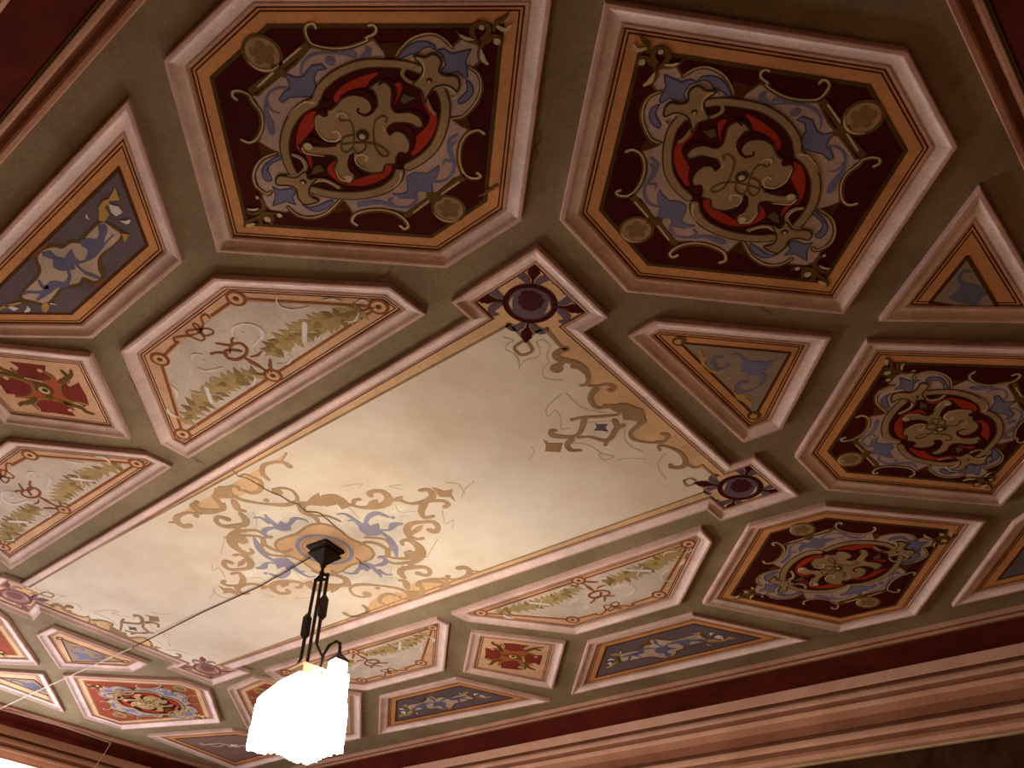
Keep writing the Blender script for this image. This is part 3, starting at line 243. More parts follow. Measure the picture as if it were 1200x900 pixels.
[0.1532,-0.2347],[0.1522,-0.2036]],[0.0176,0.0293,0.0176,0.0059]],["p",[[0.3632,-0.0713],[0.3766,-0.044],[0.4092,-0.045],[0.3902,-0.0053],[0.4466,-0.002],[0.4061,0.0465],
[0.3956,0.0816],[0.3426,0.0722],[0.3054,0.0482],[0.3153,-0.0087]]],["s",[[0.3305,-0.17],[0.3666,-0.1518],[0.3692,-0.0988],[0.3572,-0.038]],[0.0087,0.0173,0.0231,0.0347]],
["s",[[0.3353,-0.1026],[0.3644,-0.0835],[0.362,-0.0535]],[0.0081,0.0151,0.0174]],["s",[[0.384,-0.0336],[0.446,-0.0668],[0.5073,-0.0665],[0.5291,-0.0124]],[0.017,0.0283,0.034,0.017]],
["s",[[0.4039,0.0451],[0.4441,0.0713],[0.5014,0.0523],[0.5375,0.0665]],[0.0116,0.0174,0.0406,0.0232]],["d",[0.5449,0.0035],0.0114],["s",[[0.393,0.0666],[0.3836,0.1277],
[0.3502,0.1944],[0.2821,0.2777]],[0.0183,0.0306,0.0367,0.0122]]]],["pale_ground","ivory",1,[["q",[[-0.0123,-0.5086],[0.0924,-0.4184],[0.2054,-0.3437],[0.2084,-0.2927],
[0.1747,-0.1857],[0.0763,-0.1909],[-0.0789,-0.1706],[-0.1881,-0.0678],[-0.2482,-0.0738],[-0.2201,-0.1994],[-0.2261,-0.2965],[-0.0971,-0.4071]]],["q",[[0.4212,-0.1621],
[0.5043,-0.0904],[0.6146,-0.0764],[0.7014,-0.0107],[0.7055,0.0336],[0.6504,0.0823],[0.5538,0.0885],[0.4095,0.1931],[0.2709,0.3135],[0.2123,0.2764],[0.296,0.1762],
[0.2563,0.0575],[0.247,0.0331],[0.2762,-0.0568],[0.2905,-0.1008]]]]],["strap_line","gold_faded",3,[["s",[[-0.2398,-0.3103],[-0.1811,-0.2566],[-0.2005,-0.2094],[-0.2655,-0.1803],
[-0.2864,-0.1111],[-0.2183,-0.0449]],[0.0255,0.0191,0.0255,0.0255,0.0191,0.0191]],["s",[[0.2051,0.0913],[0.2586,0.0901],[0.2949,0.1391],[0.2897,0.2055],[0.2468,0.243],
[0.195,0.2305]],[0.0186,0.0248,0.0248,0.0248,0.0186]],["s",[[0.212,0.227],[0.2134,0.3106],[0.2679,0.3451]],[0.0192,0.0192,0.0255]]]],["sketch_line","sketch",2,[["s",[[-0.0066,-0.5048],
[-0.1117,-0.4168],[-0.177,-0.3407]],[0.0048]],["s",[[-0.0102,-0.4223],[-0.0758,-0.3493],[-0.1628,-0.3013]],[0.0036]],["s",[[0.6344,-0.0633],[0.6124,-0.0108],[0.6839,0.0278]],
[0.0039]],["s",[[0.3937,-0.0858],[0.4224,-0.1528],[0.42,-0.1713]],[0.004]],["s",[[0.5435,-0.3186],[0.6361,-0.2803],[0.5978,-0.2664]],[0.0032]],["s",[[0.761,-0.1415],
[0.7296,-0.194],[0.7964,-0.165]],[0.0032]],["s",[[0.7939,0.0919],[0.726,0.1835],[0.7797,0.1841],[0.7217,0.233]],[0.0039]],["s",[[0.5856,0.2698],[0.4298,0.3566]],
[0.0043]],["s",[[0.9483,0.063],[1.0069,0.0228],[1.0886,0.0]],[0.0037]],["s",[[0.9732,-0.0698],[1.0092,-0.0225],[0.9795,0.0518]],[0.0036]]]]],"bulge":[[0.5371,-0.6368],
[0.4547,-0.6065],[0.4144,-0.6339],[0.356,-0.6334],[0.3161,-0.6034],[0.2296,-0.5533],[0.1405,-0.527],[0.0985,-0.5463],[0.0071,-0.5455],[-0.042,-0.5959],[-0.0984,-0.5616],
[-0.1207,-0.5309],[-0.156,-0.5266],[-0.237,-0.552],[-0.2615,-0.5961],[-0.3922,-0.6258]],"cracks":[[[[0.2041,-0.72],[0.1983,-0.6581],[0.2145,-0.5718],[0.2179,-0.4841],
[0.2263,-0.4088],[0.2374,-0.3395],[0.227,-0.2835],[0.2713,-0.218],[0.2509,-0.1298],[0.2144,-0.0203]],0.008,-0.0062],[[[0.0887,0.1588],[0.0722,0.2212],[0.0702,0.2834]],
0.008,-0.0062],[[[0.1297,-0.8754],[0.1274,-0.8369],[0.1311,-0.802]],0.007,-0.001],[[[2.188,-1.1679],[2.2273,-1.163],[2.264,-1.1556]],0.01,-0.006],[[[2.4164,-1.1629],
[2.4499,-1.1909],[2.5035,-1.2316]],0.008,-0.001],[[[1.6439,-1.1202],[1.6935,-1.1087],[1.7473,-1.1182]],0.007,-0.001],[[[0.3108,-1.2475],[0.3629,-1.2994],[0.4084,-1.3667]],
0.007,-0.001],[[[2.6405,-0.2552],[2.6476,-0.2043],[2.6545,-0.158]],0.007,-0.001]],"border":{"R":[[-2.6527,2.2379],[2.6482,2.3381]],"L":[[1.0256,-2.2022],[1.91,-2.2006]],
"U":[[3.5431,-0.8971],[3.5181,-0.2643]],"D":[[-4.0075,0.1414],[-3.8434,1.0804]]},"canopy":[0.0314,0.0099],"cam":{"R":[[0.75073,0.654944,0.086333],[-0.375496,0.530584,-0.759924],
[-0.543514,0.53808,0.644253]],"C":[3.60857,-2.32879,-2.29908],"f":1068.86},"bulgesc":[["s",[[0.2905,-0.5544],[0.3069,-0.6014],[0.3617,-0.6376],[0.4211,-0.6293],[0.4614,-0.602],
[0.4609,-0.5624]],[0.0207,0.0259,0.0259,0.0207,0.0207,0.0311]],["s",[[0.5338,-0.6391],[0.4601,-0.6108]],[0.0103]]]}''')

# ------------------------------------------------------------------ camera, world, exposure
cam_d = bpy.data.cameras.new('camera'); cam = bpy.data.objects.new('camera', cam_d); COL.objects.link(cam)
R = DATA['cam']['R']; C = DATA['cam']['C']
cam.matrix_world = Matrix(((R[0][0], -R[1][0], -R[2][0], C[0]), (R[0][1], -R[1][1], -R[2][1], C[1]),
                           (R[0][2], -R[1][2], -R[2][2], C[2] + ZC), (0, 0, 0, 1)))
cam_d.sensor_width = 36.0; cam_d.lens = DATA['cam']['f'] / 1200.0 * 36.0; cam_d.clip_start = 0.02
SC.camera = cam
vs = SC.view_settings
vs.view_transform = 'Standard'; vs.look = 'None'; vs.gamma = 1.0; vs.use_curve_mapping = False
vs.exposure = 0.0
LAMP_POWER = 44.0              # emission strength of the lit glass of the lamp
WORLD = (0.34, 0.205, 0.125)    # light of the room below, bounced off walls and floor
DOWN_WATTS = 84.0             # light falling out of the open bottom of the shade onto the pale floor
WORLD_STRENGTH = 0.26
w = bpy.data.worlds.new('room_light'); SC.world = w; w.use_nodes = True
bg = w.node_tree.nodes['Background']; bg.inputs[0].default_value = (*WORLD, 1); bg.inputs[1].default_value = WORLD_STRENGTH

# ------------------------------------------------------------------ materials
def lin(c):
    return tuple((x/12.92 if x <= 0.04045 else ((x+0.055)/1.055)**2.4) for x in c)
def h2(s):
    s = s.lstrip('#'); return tuple(int(s[i:i+2], 16)/255 for i in (0, 2, 4))
def plaster(name, hexa, var=0.14, scale=5.0, rough=0.95, fine=0.10, bump=0.05, hexb=None, spec=0.04):
    m = bpy.data.materials.new(name); m.use_nodes = True
    nt = m.node_tree; n = nt.nodes; l = nt.links
    b = n['Principled BSDF']; b.inputs['Roughness'].default_value = rough
    b.inputs['Specular IOR Level'].default_value = spec
    tc = n.new('ShaderNodeTexCoord')
    a = lin(h2(hexa)); c2 = lin(h2(hexb)) if hexb else tuple(x*(1-var*2) for x in a)
    no = n.new('ShaderNodeTexNoise'); no.inputs['Scale'].default_value = scale; no.inputs['Detail'].default_value = 6; no.inputs['Roughness'].default_value = 0.62
    ge = n.new('ShaderNodeNewGeometry')
    l.new(ge.outputs['Position'], no.inputs['Vector'])
    r = n.new('ShaderNodeValToRGB'); r.color_ramp.elements[0].position = 0.32; r.color_ramp.elements[1].position = 0.66
    r.color_ramp.elements[0].color = (*c2, 1); r.color_ramp.elements[1].color = (*a, 1)
    l.new(no.outputs['Fac'], r.inputs['Fac'])
    n2 = n.new('ShaderNodeTexNoise'); n2.inputs['Scale'].default_value = 95; n2.inputs['Detail'].default_value = 3
    l.new(ge.outputs['Position'], n2.inputs['Vector'])
    mr = n.new('ShaderNodeMapRange'); mr.inputs['From Min'].default_value = 0.3; mr.inputs['From Max'].default_value = 0.7
    mr.inputs['To Min'].default_value = 1-fine; mr.inputs['To Max'].default_value = 1+fine
    l.new(n2.outputs['Fac'], mr.inputs['Value'])
    mx = n.new('ShaderNodeVectorMath'); mx.operation = 'SCALE'
    l.new(r.outputs['Color'], mx.inputs[0]); l.new(mr.outputs['Result'], mx.inputs['Scale'])
    l.new(mx.outputs['Vector'], b.inputs['Base Color'])
    bp = n.new('ShaderNodeBump'); bp.inputs['Strength'].default_value = bump; bp.inputs['Distance'].default_value = 0.01
    l.new(n2.outputs['Fac'], bp.inputs['Height']); l.new(bp.outputs['Normal'], b.inputs['Normal'])
    return m
PAL = {
 'green':'#8a846a','pink':'#f0d5c9','lip':'#dcb4a5','fillet':'#c59682','ochre':'#d89a62','ochre_pale':'#e6bd8c','maroon':'#4a170f','maroon_soft':'#86342a',
 'lilac':'#c0a393','blue':'#7b7892','violet':'#6f5c66','faded_red':'#9a4a38','faded_plum':'#8a5a54','faded_slate':'#8e6f62','faded_blue':'#9a96a8','violet_pale':'#a19aa8','gold_faded':'#bd9a72','slate':'#6f6164','slate_blue':'#6c6a7c','gold_dark':'#6e5126',  # includes paler tones that carry the window-end flare in the paint
 'gold':'#9a6f34','gold_pale':'#aa8862','cream_gold':'#d9bf8f','pale_gold':'#c9a05a','brown':'#5c3516','rust':'#985a32','red':'#b03822','red_soft':'#c0573a',
 'tan':'#ab8c63','tan_dark':'#5b4320','olive':'#6b5a34','olive_dark':'#4a3d24','grey_cream':'#dccbb8','grey_tan':'#a08a76','cream':'#e8d6b4',
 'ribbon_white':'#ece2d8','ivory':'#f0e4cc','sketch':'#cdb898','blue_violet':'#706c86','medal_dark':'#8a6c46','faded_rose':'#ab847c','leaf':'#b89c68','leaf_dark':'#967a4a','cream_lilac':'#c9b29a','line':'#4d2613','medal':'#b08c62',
 'flower':'#54242a','blue_line':'#4b4a63','peach':'#e2b48c','crack':'#7a5a3c'}
MAT = {}
def M(k):
    if k not in MAT:
        MAT[k] = plaster('paint_'+k, PAL[k])
    return MAT[k]
MAT['cream'] = plaster('paint_cream', '#ecdfca', scale=2.2, hexb='#dac7ab', fine=0.04)
MAT['green'] = plaster('paint_green', '#907f62', scale=3.0, hexb='#7a694e', fine=0.12)
MAT['cornice_red'] = plaster('paint_oxblood', '#5c2216', scale=4.0, hexb='#42150d')
MAT['cornice_pink'] = plaster('paint_cornice', '#c8957a', scale=3.0, hexb='#ac7a5c')
MAT['cornice_line'] = plaster('paint_umber_line', '#7c4e34', scale=6.0)
for nm_, c1, c2 in (('rose', '#d8aa8e', '#c69678'), ('tan', '#b68468', '#a27254'), ('umber', '#94634a', '#82543c')):  # light, mid and dark tones that paint shading onto the cornice mouldings
    MAT['cornice_'+nm_] = plaster('paint_cornice_'+nm_, c1, scale=3.0, hexb=c2)
MAT['strip_pink'] = plaster('paint_strip', '#c1937a', scale=3.0, hexb='#a87a62')
MAT['floor'] = plaster('floor_pale_stone', '#c9a884', scale=1.5, hexb='#b8946e')
MAT['wallpaper'] = plaster('wallpaper_brown', '#4a2f1c', scale=9.0, hexb='#2e1b10')
def metal(name, hexa, rough=0.45):
    m = plaster(name, hexa, var=0.2, scale=30, rough=rough, spec=0.5); m.node_tree.nodes['Principled BSDF'].inputs['Metallic'].default_value = 0.7
    return m
MAT['bronze'] = metal('dark_bronze', '#3a2619', 0.5)
MAT['brass'] = plaster('dull_brass', '#a07c58', var=0.2, scale=20, rough=0.6, spec=0.3)
def glow(name, hexa, strength):
    m = plaster(name, hexa, var=0.03, rough=0.4)
    b = m.node_tree.nodes['Principled BSDF']; b.inputs['Emission Color'].default_value = (*lin(h2(hexa)), 1); b.inputs['Emission Strength'].default_value = strength
    return m
MAT['lit_glass'] = glow('lit_opal_glass', '#fff8ef', LAMP_POWER)
MAT['lit_roof'] = glow('lit_opal_roof', '#fff4e6', 9.0)
MAT['lit_window'] = glow('daylit_blind', '#f6f3ff', 15.0)
MAT['lit_pelmet'] = glow('daylit_pelmet', '#fff6ea', 1.1)
MAT['cable_brown'] = plaster('cable_brown', '#5a3420'); MAT['cable_white'] = plaster('cable_white', '#e6d6c4')

# ------------------------------------------------------------------ mesh helpers
def cat_rom(pts, closed, n=5):
    out = []; N = len(pts)
    if N < 3: return [tuple(p) for p in pts]
    rng = range(N) if closed else range(N-1)
    for i in rng:
        if closed: p0, p1, p2, p3 = pts[i-1], pts[i], pts[(i+1) % N], pts[(i+2) % N]
        else: p0, p1, p2, p3 = pts[max(i-1, 0)], pts[i], pts[i+1], pts[min(i+2, N-1)]
        for k in range(n):
            t = k/n
            out.append(tuple(0.5*((2*p1[j]) + (-p0[j]+p2[j])*t + (2*p0[j]-5*p1[j]+4*p2[j]-p3[j])*t*t + (-p0[j]+3*p1[j]-3*p2[j]+p3[j])*t**3) for j in (0, 1)))
    if not closed: out.append(tuple(pts[-1]))
    return out
def area(p): return 0.5*sum(p[i-1][0]*p[i][1]-p[i][0]*p[i-1][1] for i in range(len(p)))
def inset(poly, d):
    """mitred inset of a simple polygon (positive d = inwards)"""
    s = 1 if area(poly) > 0 else -1; N = len(poly); out = []
    for i in range(N):
        a, b, c = Vector(poly[i-1]), Vector(poly[i]), Vector(poly[(i+1) % N])
        e1 = (b-a).normalized(); e2 = (c-b).normalized()
        n1 = Vector((-e1.y, e1.x))*s; n2 = Vector((-e2.y, e2.x))*s
        k = 1+n1.dot(n2)
        out.append(tuple(b+(n1+n2)*(d/max(k, 0.15))))
    return out
def prism(bm, poly, z0, z1):
    """solid plate between z1 (upper) and z0 (lower, seen face); relative to the ceiling plane"""
    if area(poly) < 0: poly = poly[::-1]
    lo = [bm.verts.new((x, y, ZC+z0)) for x, y in poly]; hi = [bm.verts.new((x, y, ZC+z1)) for x, y in poly]
    try:
        bm.faces.new(lo[::-1]); bm.faces.new(hi)
    except ValueError: return
    N = len(poly)
    for i in range(N): bm.faces.new((lo[i], lo[(i+1) % N], hi[(i+1) % N], hi[i]))
def stroke(bm, pts, ws, z0, z1):
    c = cat_rom(pts, False, 6) if len(pts) > 2 else [tuple(p) for p in pts]
    c = [p for i, p in enumerate(c) if i == 0 or (p[0]-c[i-1][0])**2+(p[1]-c[i-1][1])**2 > 1e-9]
    N = len(c)
    if N < 2: return
    L = [0]
    for i in range(1, N): L.append(L[-1]+math.dist(c[i], c[i-1]))
    def wd(t):
        if len(ws) == 1: return ws[0]
        x = t*(len(ws)-1); k = min(int(x), len(ws)-2); return ws[k]+(ws[k+1]-ws[k])*(x-k)
    left, right = [], []
    for i in range(N):
        a = Vector(c[max(i-1, 0)]); b = Vector(c[min(i+1, N-1)]); t = (b-a).normalized(); nrm = Vector((-t.y, t.x)); h = wd(L[i]/L[-1])/2; p = Vector(c[i])
        left.append(p+nrm*h); right.append(p-nrm*h)
    t0 = (Vector(c[0])-Vector(c[1])).normalized(); t1 = (Vector(c[-1])-Vector(c[-2])).normalized()
    # rounded ends
    left.insert(0, Vector(c[0])+t0*wd(0)*0.42+(left[0]-Vector(c[0]))*0.5); right.insert(0, Vector(c[0])+t0*wd(0)*0.42+(right[0]-Vector(c[0]))*0.5)
    left.append(Vector(c[-1])+t1*wd(1)*0.42+(left[-1]-Vector(c[-1]))*0.5); right.append(Vector(c[-1])+t1*wd(1)*0.42+(right[-1]-Vector(c[-1]))*0.5)
    ll = [bm.verts.new((p.x, p.y, ZC+z0)) for p in left]; rl = [bm.verts.new((p.x, p.y, ZC+z0)) for p in right]
    lh = [bm.verts.new((p.x, p.y, ZC+z1)) for p in left]; rh = [bm.verts.new((p.x, p.y, ZC+z1)) for p in right]
    for i in range(len(left)-1):
        bm.faces.new((ll[i], ll[i+1], rl[i+1], rl[i])); bm.faces.new((lh[i], rh[i], rh[i+1], lh[i+1]))
        bm.faces.new((ll[i], lh[i], lh[i+1], ll[i+1])); bm.faces.new((rl[i], rl[i+1], rh[i+1], rh[i]))
    bm.faces.new((ll[0], rl[0], rh[0], lh[0])); bm.faces.new((ll[-1], lh[-1], rh[-1], rl[-1]))
def ngon(c, r, n=24, ax=None):
    if ax: return [(c[0]+math.cos(2*math.pi*k/n)*ax[0][0]+math.sin(2*math.pi*k/n)*ax[1][0], c[1]+math.cos(2*math.pi*k/n)*ax[0][1]+math.sin(2*math.pi*k/n)*ax[1][1]) for k in range(n)]
    return [(c[0]+r*math.cos(2*math.pi*k/n), c[1]+r*math.sin(2*math.pi*k/n)) for k in range(n)]
def annulus(bm, c, r0, r1, z0, z1, n=48):
    rings = []
    for r, z in ((r0, z0), (r1, z0), (r1, z1), (r0, z1)): rings.append([bm.verts.new((x, y, ZC+z)) for x, y in ngon(c, r, n)])
    for a in range(4):
        p, q = rings[a], rings[(a+1) % 4]
        for i in range(n): bm.faces.new((p[i], p[(i+1) % n], q[(i+1) % n], q[i]))
def box(bm, lo, hi):
    v = [bm.verts.new((x, y, z)) for z in (lo[2], hi[2]) for x, y in ((lo[0], lo[1]), (hi[0], lo[1]), (hi[0], hi[1]), (lo[0], hi[1]))]
    for f in ((3, 2, 1, 0), (4, 5, 6, 7), (0, 1, 5, 4), (1, 2, 6, 5), (2, 3, 7, 6), (3, 0, 4, 7)): bm.faces.new([v[i] for i in f])
def tube(bm, pts, r, n=8, sq=False):
    rings = []; P = [Vector(p) for p in pts]
    up = Vector((0.31, 0.57, 0.76))
    for i, p in enumerate(P):
        t = (P[min(i+1, len(P)-1)]-P[max(i-1, 0)]).normalized()
        a = t.cross(up).normalized(); b = t.cross(a).normalized(); rr = r[i] if isinstance(r, list) else r
        rings.append([bm.verts.new(p+a*rr*math.cos(2*math.pi*(k+.5)/n)+b*rr*math.sin(2*math.pi*(k+.5)/n)) for k in range(n)])
    for i in range(len(P)-1):
        for k in range(n): bm.faces.new((rings[i][k], rings[i][(k+1) % n], rings[i+1][(k+1) % n], rings[i+1][k]))
    bm.faces.new(rings[0][::-1]); bm.faces.new(rings[-1])
def obj(name, bm, mat, parent=None, smooth=False):
    bmesh.ops.recalc_face_normals(bm, faces=bm.faces[:])
    me = bpy.data.meshes.new(name); bm.to_mesh(me); bm.free()
    for mm in (mat if isinstance(mat, list) else [mat]): me.materials.append(mm)
    if smooth:
        for p in me.polygons: p.use_smooth = True
    o = bpy.data.objects.new(name, me); COL.objects.link(o)
    if parent is not None:
        o.parent = parent; o.matrix_parent_inverse = parent.matrix_world.inverted()
    return o
def tag(o, label, cat, group=None):
    o['kind'] = 'thing'; o['label'] = label; o['category'] = cat
    if group: o['group'] = group
    return o
def thing(name, label, cat, loc, group=None):
    o = bpy.data.objects.new(name, None); COL.objects.link(o); o.empty_display_size = 0.1
    o.location = loc; o.matrix_world = Matrix.Translation(loc)
    return tag(o, label, cat, group)
def struct(name, bm, mat):
    o = obj(name, bm, mat); o['kind'] = 'structure'; return o

# affine map between two outlines (least squares), used to set the same ornament in each panel
def solve3(A, b):
    return Matrix(A).inverted() @ Vector(b)
def affine(src, dst):
    A = [[0]*3 for _ in range(3)]; bx = [0]*3; by = [0]*3
    for (x, y), (u, v) in zip(src, dst):
        r = (x, y, 1)
        for i in range(3):
            for j in range(3): A[i][j] += r[i]*r[j]
            bx[i] += r[i]*u; by[i] += r[i]*v
    a = solve3(A, bx); b = solve3(A, by)
    def f(p): return (a[0]*p[0]+a[1]*p[1]+a[2], b[0]*p[0]+b[1]*p[1]+b[2])
    f.k = math.sqrt(abs(a[0]*b[1]-a[1]*b[0])); f.ax = lambda r: ((a[0]*r, b[0]*r), (a[1]*r, b[1]*r))
    return f
def ident(p): return tuple(p)
ident.k = 1.0; ident.ax = lambda r: ((r, 0), (0, r))
LAY = 0.00055                  # thickness of one coat of paint / gilding
def shapes(bm, lst, f, z, layer):
    z1 = z+0.0004
    for i, s in enumerate(lst):
        z0 = z-layer*LAY-i*0.00002
        if s[0] == 'p': prism(bm, [f(p) for p in s[1]], z0, z1)
        elif s[0] == 'q': prism(bm, cat_rom([f(p) for p in s[1]], True, 4), z0, z1)
        elif s[0] == 's': stroke(bm, [f(p) for p in s[1]], [w_*f.k for w_ in s[2]], z0, z1)
        elif s[0] == 'd': prism(bm, ngon(f(s[1]), 0, 24, f.ax(s[2])), z0, z1)
def outlines(bm, lst, f, z, layer, wd):
    for i, s in enumerate(lst):
        if s[0] not in 'pq': continue
        p = [f(q) for q in s[1]]
        if s[0] == 'q': p = cat_rom(p, True, 4)
        p = p+[p[0]]
        a = [q for k, q in enumerate(p) if k == 0 or math.dist(q, p[k-1]) > .004]
        for k in range(len(a)-1): stroke(bm, [a[k], a[k+1]], [wd], z-layer*LAY-i*0.00002-(k % 2)*0.00001, z)
def touches(A, B_, tol):
    ax0, ay0, ax1, ay1 = min(p[0] for p in A), min(p[1] for p in A), max(p[0] for p in A), max(p[1] for p in A)
    if min(p[0] for p in B_) > ax1+tol or max(p[0] for p in B_) < ax0-tol or min(p[1] for p in B_) > ay1+tol or max(p[1] for p in B_) < ay0-tol: return False
    return any((p[0]-q[0])**2+(p[1]-q[1])**2 < tol*tol for p in A for q in B_)
def outline(s, f):
    if s[0] == 'd': return ngon(f(s[1]), s[2]*f.k, 10)
    pts = [f(p) for p in s[1]]; out = []
    loop = pts+pts[:1] if s[0] in 'pq' else pts
    for a, b in zip(loop, loop[1:]):
        n = max(1, int(math.dist(a, b)/0.012)); out += [(a[0]+(b[0]-a[0])*t/n, a[1]+(b[1]-a[1])*t/n) for t in range(n)]
    out.append(loop[-1]); return out
def pieces(lst, f):
    """sort the shapes of one ornament into separate pieces (shapes that touch stay together)"""
    O = [outline(s, f) for s in lst]; W = [max(s[2])*f.k*.5 if s[0] == 's' else 0 for s in lst]
    g = list(range(len(lst)))
    for i in range(len(lst)):
        for j in range(i):
            if g[i] != g[j] and touches(O[i], O[j], 0.012+W[i]+W[j]):
                old, new = g[i], g[j]; g = [new if x == old else x for x in g]
    return [[(k, lst[k]) for k in range(len(lst)) if g[k] == u] for u in sorted(set(g))]
def paint(name, mat, lst, f, z, layer, parent):
    """one object for every separate piece of an ornament; returns the largest piece"""
    best = None
    for pc in pieces(lst, f):
        bm = bmesh.new()
        for k, s in pc: shapes(bm, [s], f, z-k*0.00002, layer)
        n = sum(len(outline(s, f)) for k, s in pc)
        o = obj(name, bm, M(mat), parent)
        if best is None or n > best[0]: best = (n, o)
    return best[1]
def ornament(parts, f, z, parent, only=None, dl=0):
    res = {}
    for name, mat, layer, lst in parts:
        res[name] = paint(name, mat, lst, f, z, layer, parent)
    return res

# ------------------------------------------------------------------ ceiling, borders, cornice, walls
PAN = DATA['panels']
PAN['center'][17] = [-2.265, -0.845]
BD = DATA['border']
def isect(l1, l2):
    a, b = Vector(l1[0]), Vector(l1[1]); c, d = Vector(l2[0]), Vector(l2[1]); r = b-a; s = d-c
    t = ((c-a).x*s.y-(c-a).y*s.x)/(r.x*s.y-r.y*s.x); q = a+r*t; return (q.x, q.y)
LIP = [isect(BD['D'], BD['L']), isect(BD['L'], BD['U']), isect(BD['U'], BD['R']), isect(BD['R'], BD['D'])]   # counter-clockwise
def out(d): return inset(LIP, -d)
bm = bmesh.new(); prism(bm, out(0.50), 0.0, 0.12); struct('ceiling', bm, MAT['green'])
bm = bmesh.new(); prism(bm, out(0.40), -3.96, -3.90); struct('floor', bm, MAT['floor'])
SIDES = ['left', 'far', 'right', 'end']
def sweep(i, prof):
    """profile of (outward distance, height) run along side i of the ceiling border, mitred at the corners, closed behind"""
    bm = bmesh.new(); rows = []
    for d, z in prof:
        p = out(d); rows.append((bm.verts.new((*p[i], ZC+z)), bm.verts.new((*p[(i+1) % 4], ZC+z))))
    for a, b in zip(rows, rows[1:]+rows[:1]): bm.faces.new((a[0], a[1], b[1], b[0]))
    bm.faces.new([r[0] for r in rows]); bm.faces.new([r[1] for r in rows][::-1])
    return bm
k = 0
for i, side in enumerate(SIDES):
    strip = [(0.0, 0.002), (0.0, -0.016), (0.004, -0.021), (0.018, -0.021), (0.023, -0.016), (0.032, -0.007), (0.040, -0.005), (0.050, -0.012), (0.060, -0.019), (0.071, -0.021), (0.071, 0.002)]
    k += 1; struct('trim_%d' % k, sweep(i, strip), MAT['strip_pink'])
    k += 1; struct('trim_%d' % k, sweep(i, [(0.071, 0.0), (0.071, -0.024), (0.075, -0.024), (0.075, -0.020), (0.079, -0.020), (0.079, -0.025), (0.082, -0.025), (0.082, 0.0)]), M('gold_dark'))
    k += 1; struct('trim_%d' % k, sweep(i, [(0.082, 0.0), (0.082, -0.020), (0.110, -0.032), (0.150, -0.052), (0.200, -0.072), (0.243, -0.084), (0.260, -0.060), (0.260, 0.0)]), MAT['cornice_red'])
    bands = [('rose', [(0.240, -0.070), (0.238, -0.084), (0.238, -0.138), (0.244, -0.142)]), ('line', [(0.244, -0.142), (0.264, -0.145), (0.264, -0.157), (0.256, -0.160)]),
             ('rose', [(0.256, -0.160), (0.244, -0.176), (0.242, -0.188), (0.244, -0.198)]), ('umber', [(0.244, -0.198), (0.250, -0.208), (0.262, -0.216), (0.262, -0.222)]),
             ('rose', [(0.262, -0.222), (0.250, -0.226), (0.250, -0.240), (0.258, -0.252)]), ('tan', [(0.258, -0.252), (0.272, -0.270), (0.284, -0.288)]), ('umber', [(0.284, -0.288), (0.298, -0.308), (0.314, -0.330)]),
             ('line', [(0.314, -0.330), (0.326, -0.334), (0.326, -0.352), (0.306, -0.356)]), ('rose', [(0.306, -0.356), (0.296, -0.366), (0.292, -0.384), (0.297, -0.400)]), ('umber', [(0.297, -0.400), (0.310, -0.410), (0.310, -0.420), (0.302, -0.426)]),
             ('tan', [(0.302, -0.426), (0.303, -0.445)]), ('rose', [(0.303, -0.445), (0.304, -0.462), (0.305, -0.470)]), ('tan', [(0.305, -0.470), (0.308, -0.482), (0.318, -0.492)])]
    for nm_, pr in bands:  # each band swept in its own lit
        k += 1; struct('trim_%d' % k, sweep(i, pr+[(0.40, pr[-1][1]), (0.40, pr[0][1])]), MAT['cornice_'+nm_])
    k += 1; struct('trim_%d' % k, sweep(i, [(0.073, -0.004), (0.022, -0.004), (0.022, -0.0145), (0.040, -0.0080), (0.050, -0.0130)]), MAT['cornice_line'])
    k += 1; struct('trim_%d' % k, sweep(i, [(0.300, -0.488), (0.300, -0.495), (0.34, -0.495), (0.34, -0.488)]), M('cream_gold'))
    struct('wall_' + side, sweep(i, [(0.322, -0.485), (0.322, -3.90), (0.40, -3.90), (0.40, -0.485)]), MAT['wallpaper'])

# ------------------------------------------------------------------ panel frame
H = 0.022                      # the plaster frame stands this far below the ceiling
def frame(poly, w, h, root):
    """frame of one panel: narrow flat outer lip, broad hollow sloping inwards, small inner fillet"""
    lip = [(0.0, 0.002), (0.0, -h*0.85), (0.003, -h), (w*0.19, -h), (w*0.21, -h*0.95), (w*0.21, 0.002)]
    hol = [(w*0.21, 0.002), (w*0.21, -h*0.95), (w*0.24, -h*0.96), (w*0.30, -h*0.80), (w*0.40, -h*0.56), (w*0.52, -h*0.42), (w*0.66, -h*0.34), (w*0.80, -h*0.30), (w*0.84, -h*0.30), (w*0.84, 0.002)]
    fil = [(w*0.84, 0.002), (w*0.84, -h*0.36), (w*0.90, -h*0.38), (w*1.0, -h*0.30), (w*1.0, 0.002)]
    m = obj('moulding', ring_mesh(poly, hol), M('pink'), root)
    obj('outer_lip', ring_mesh(poly, lip), M('lip'), m); obj('inner_fillet', ring_mesh(poly, fil), M('fillet'), m)
def ring_mesh(poly, prof):
    bm = bmesh.new(); rows = [[bm.verts.new((x, y, ZC+z)) for x, y in inset(poly, d)] for d, z in prof]; N = len(poly)
    for a, b in zip(rows, rows[1:]+rows[:1]):
        for i in range(N): bm.faces.new((a[i], a[(i+1) % N], b[(i+1) % N], b[i]))
    return bm
def band(poly, d0, d1, z0):
    return ring_mesh(poly, [(d0, 0.001), (d0, z0), (d1, z0), (d1, 0.001)])
ZF = -0.0035                   # painted field level
def cent(poly): return (sum(p[0] for p in poly)/len(poly), sum(p[1] for p in poly)/len(poly))
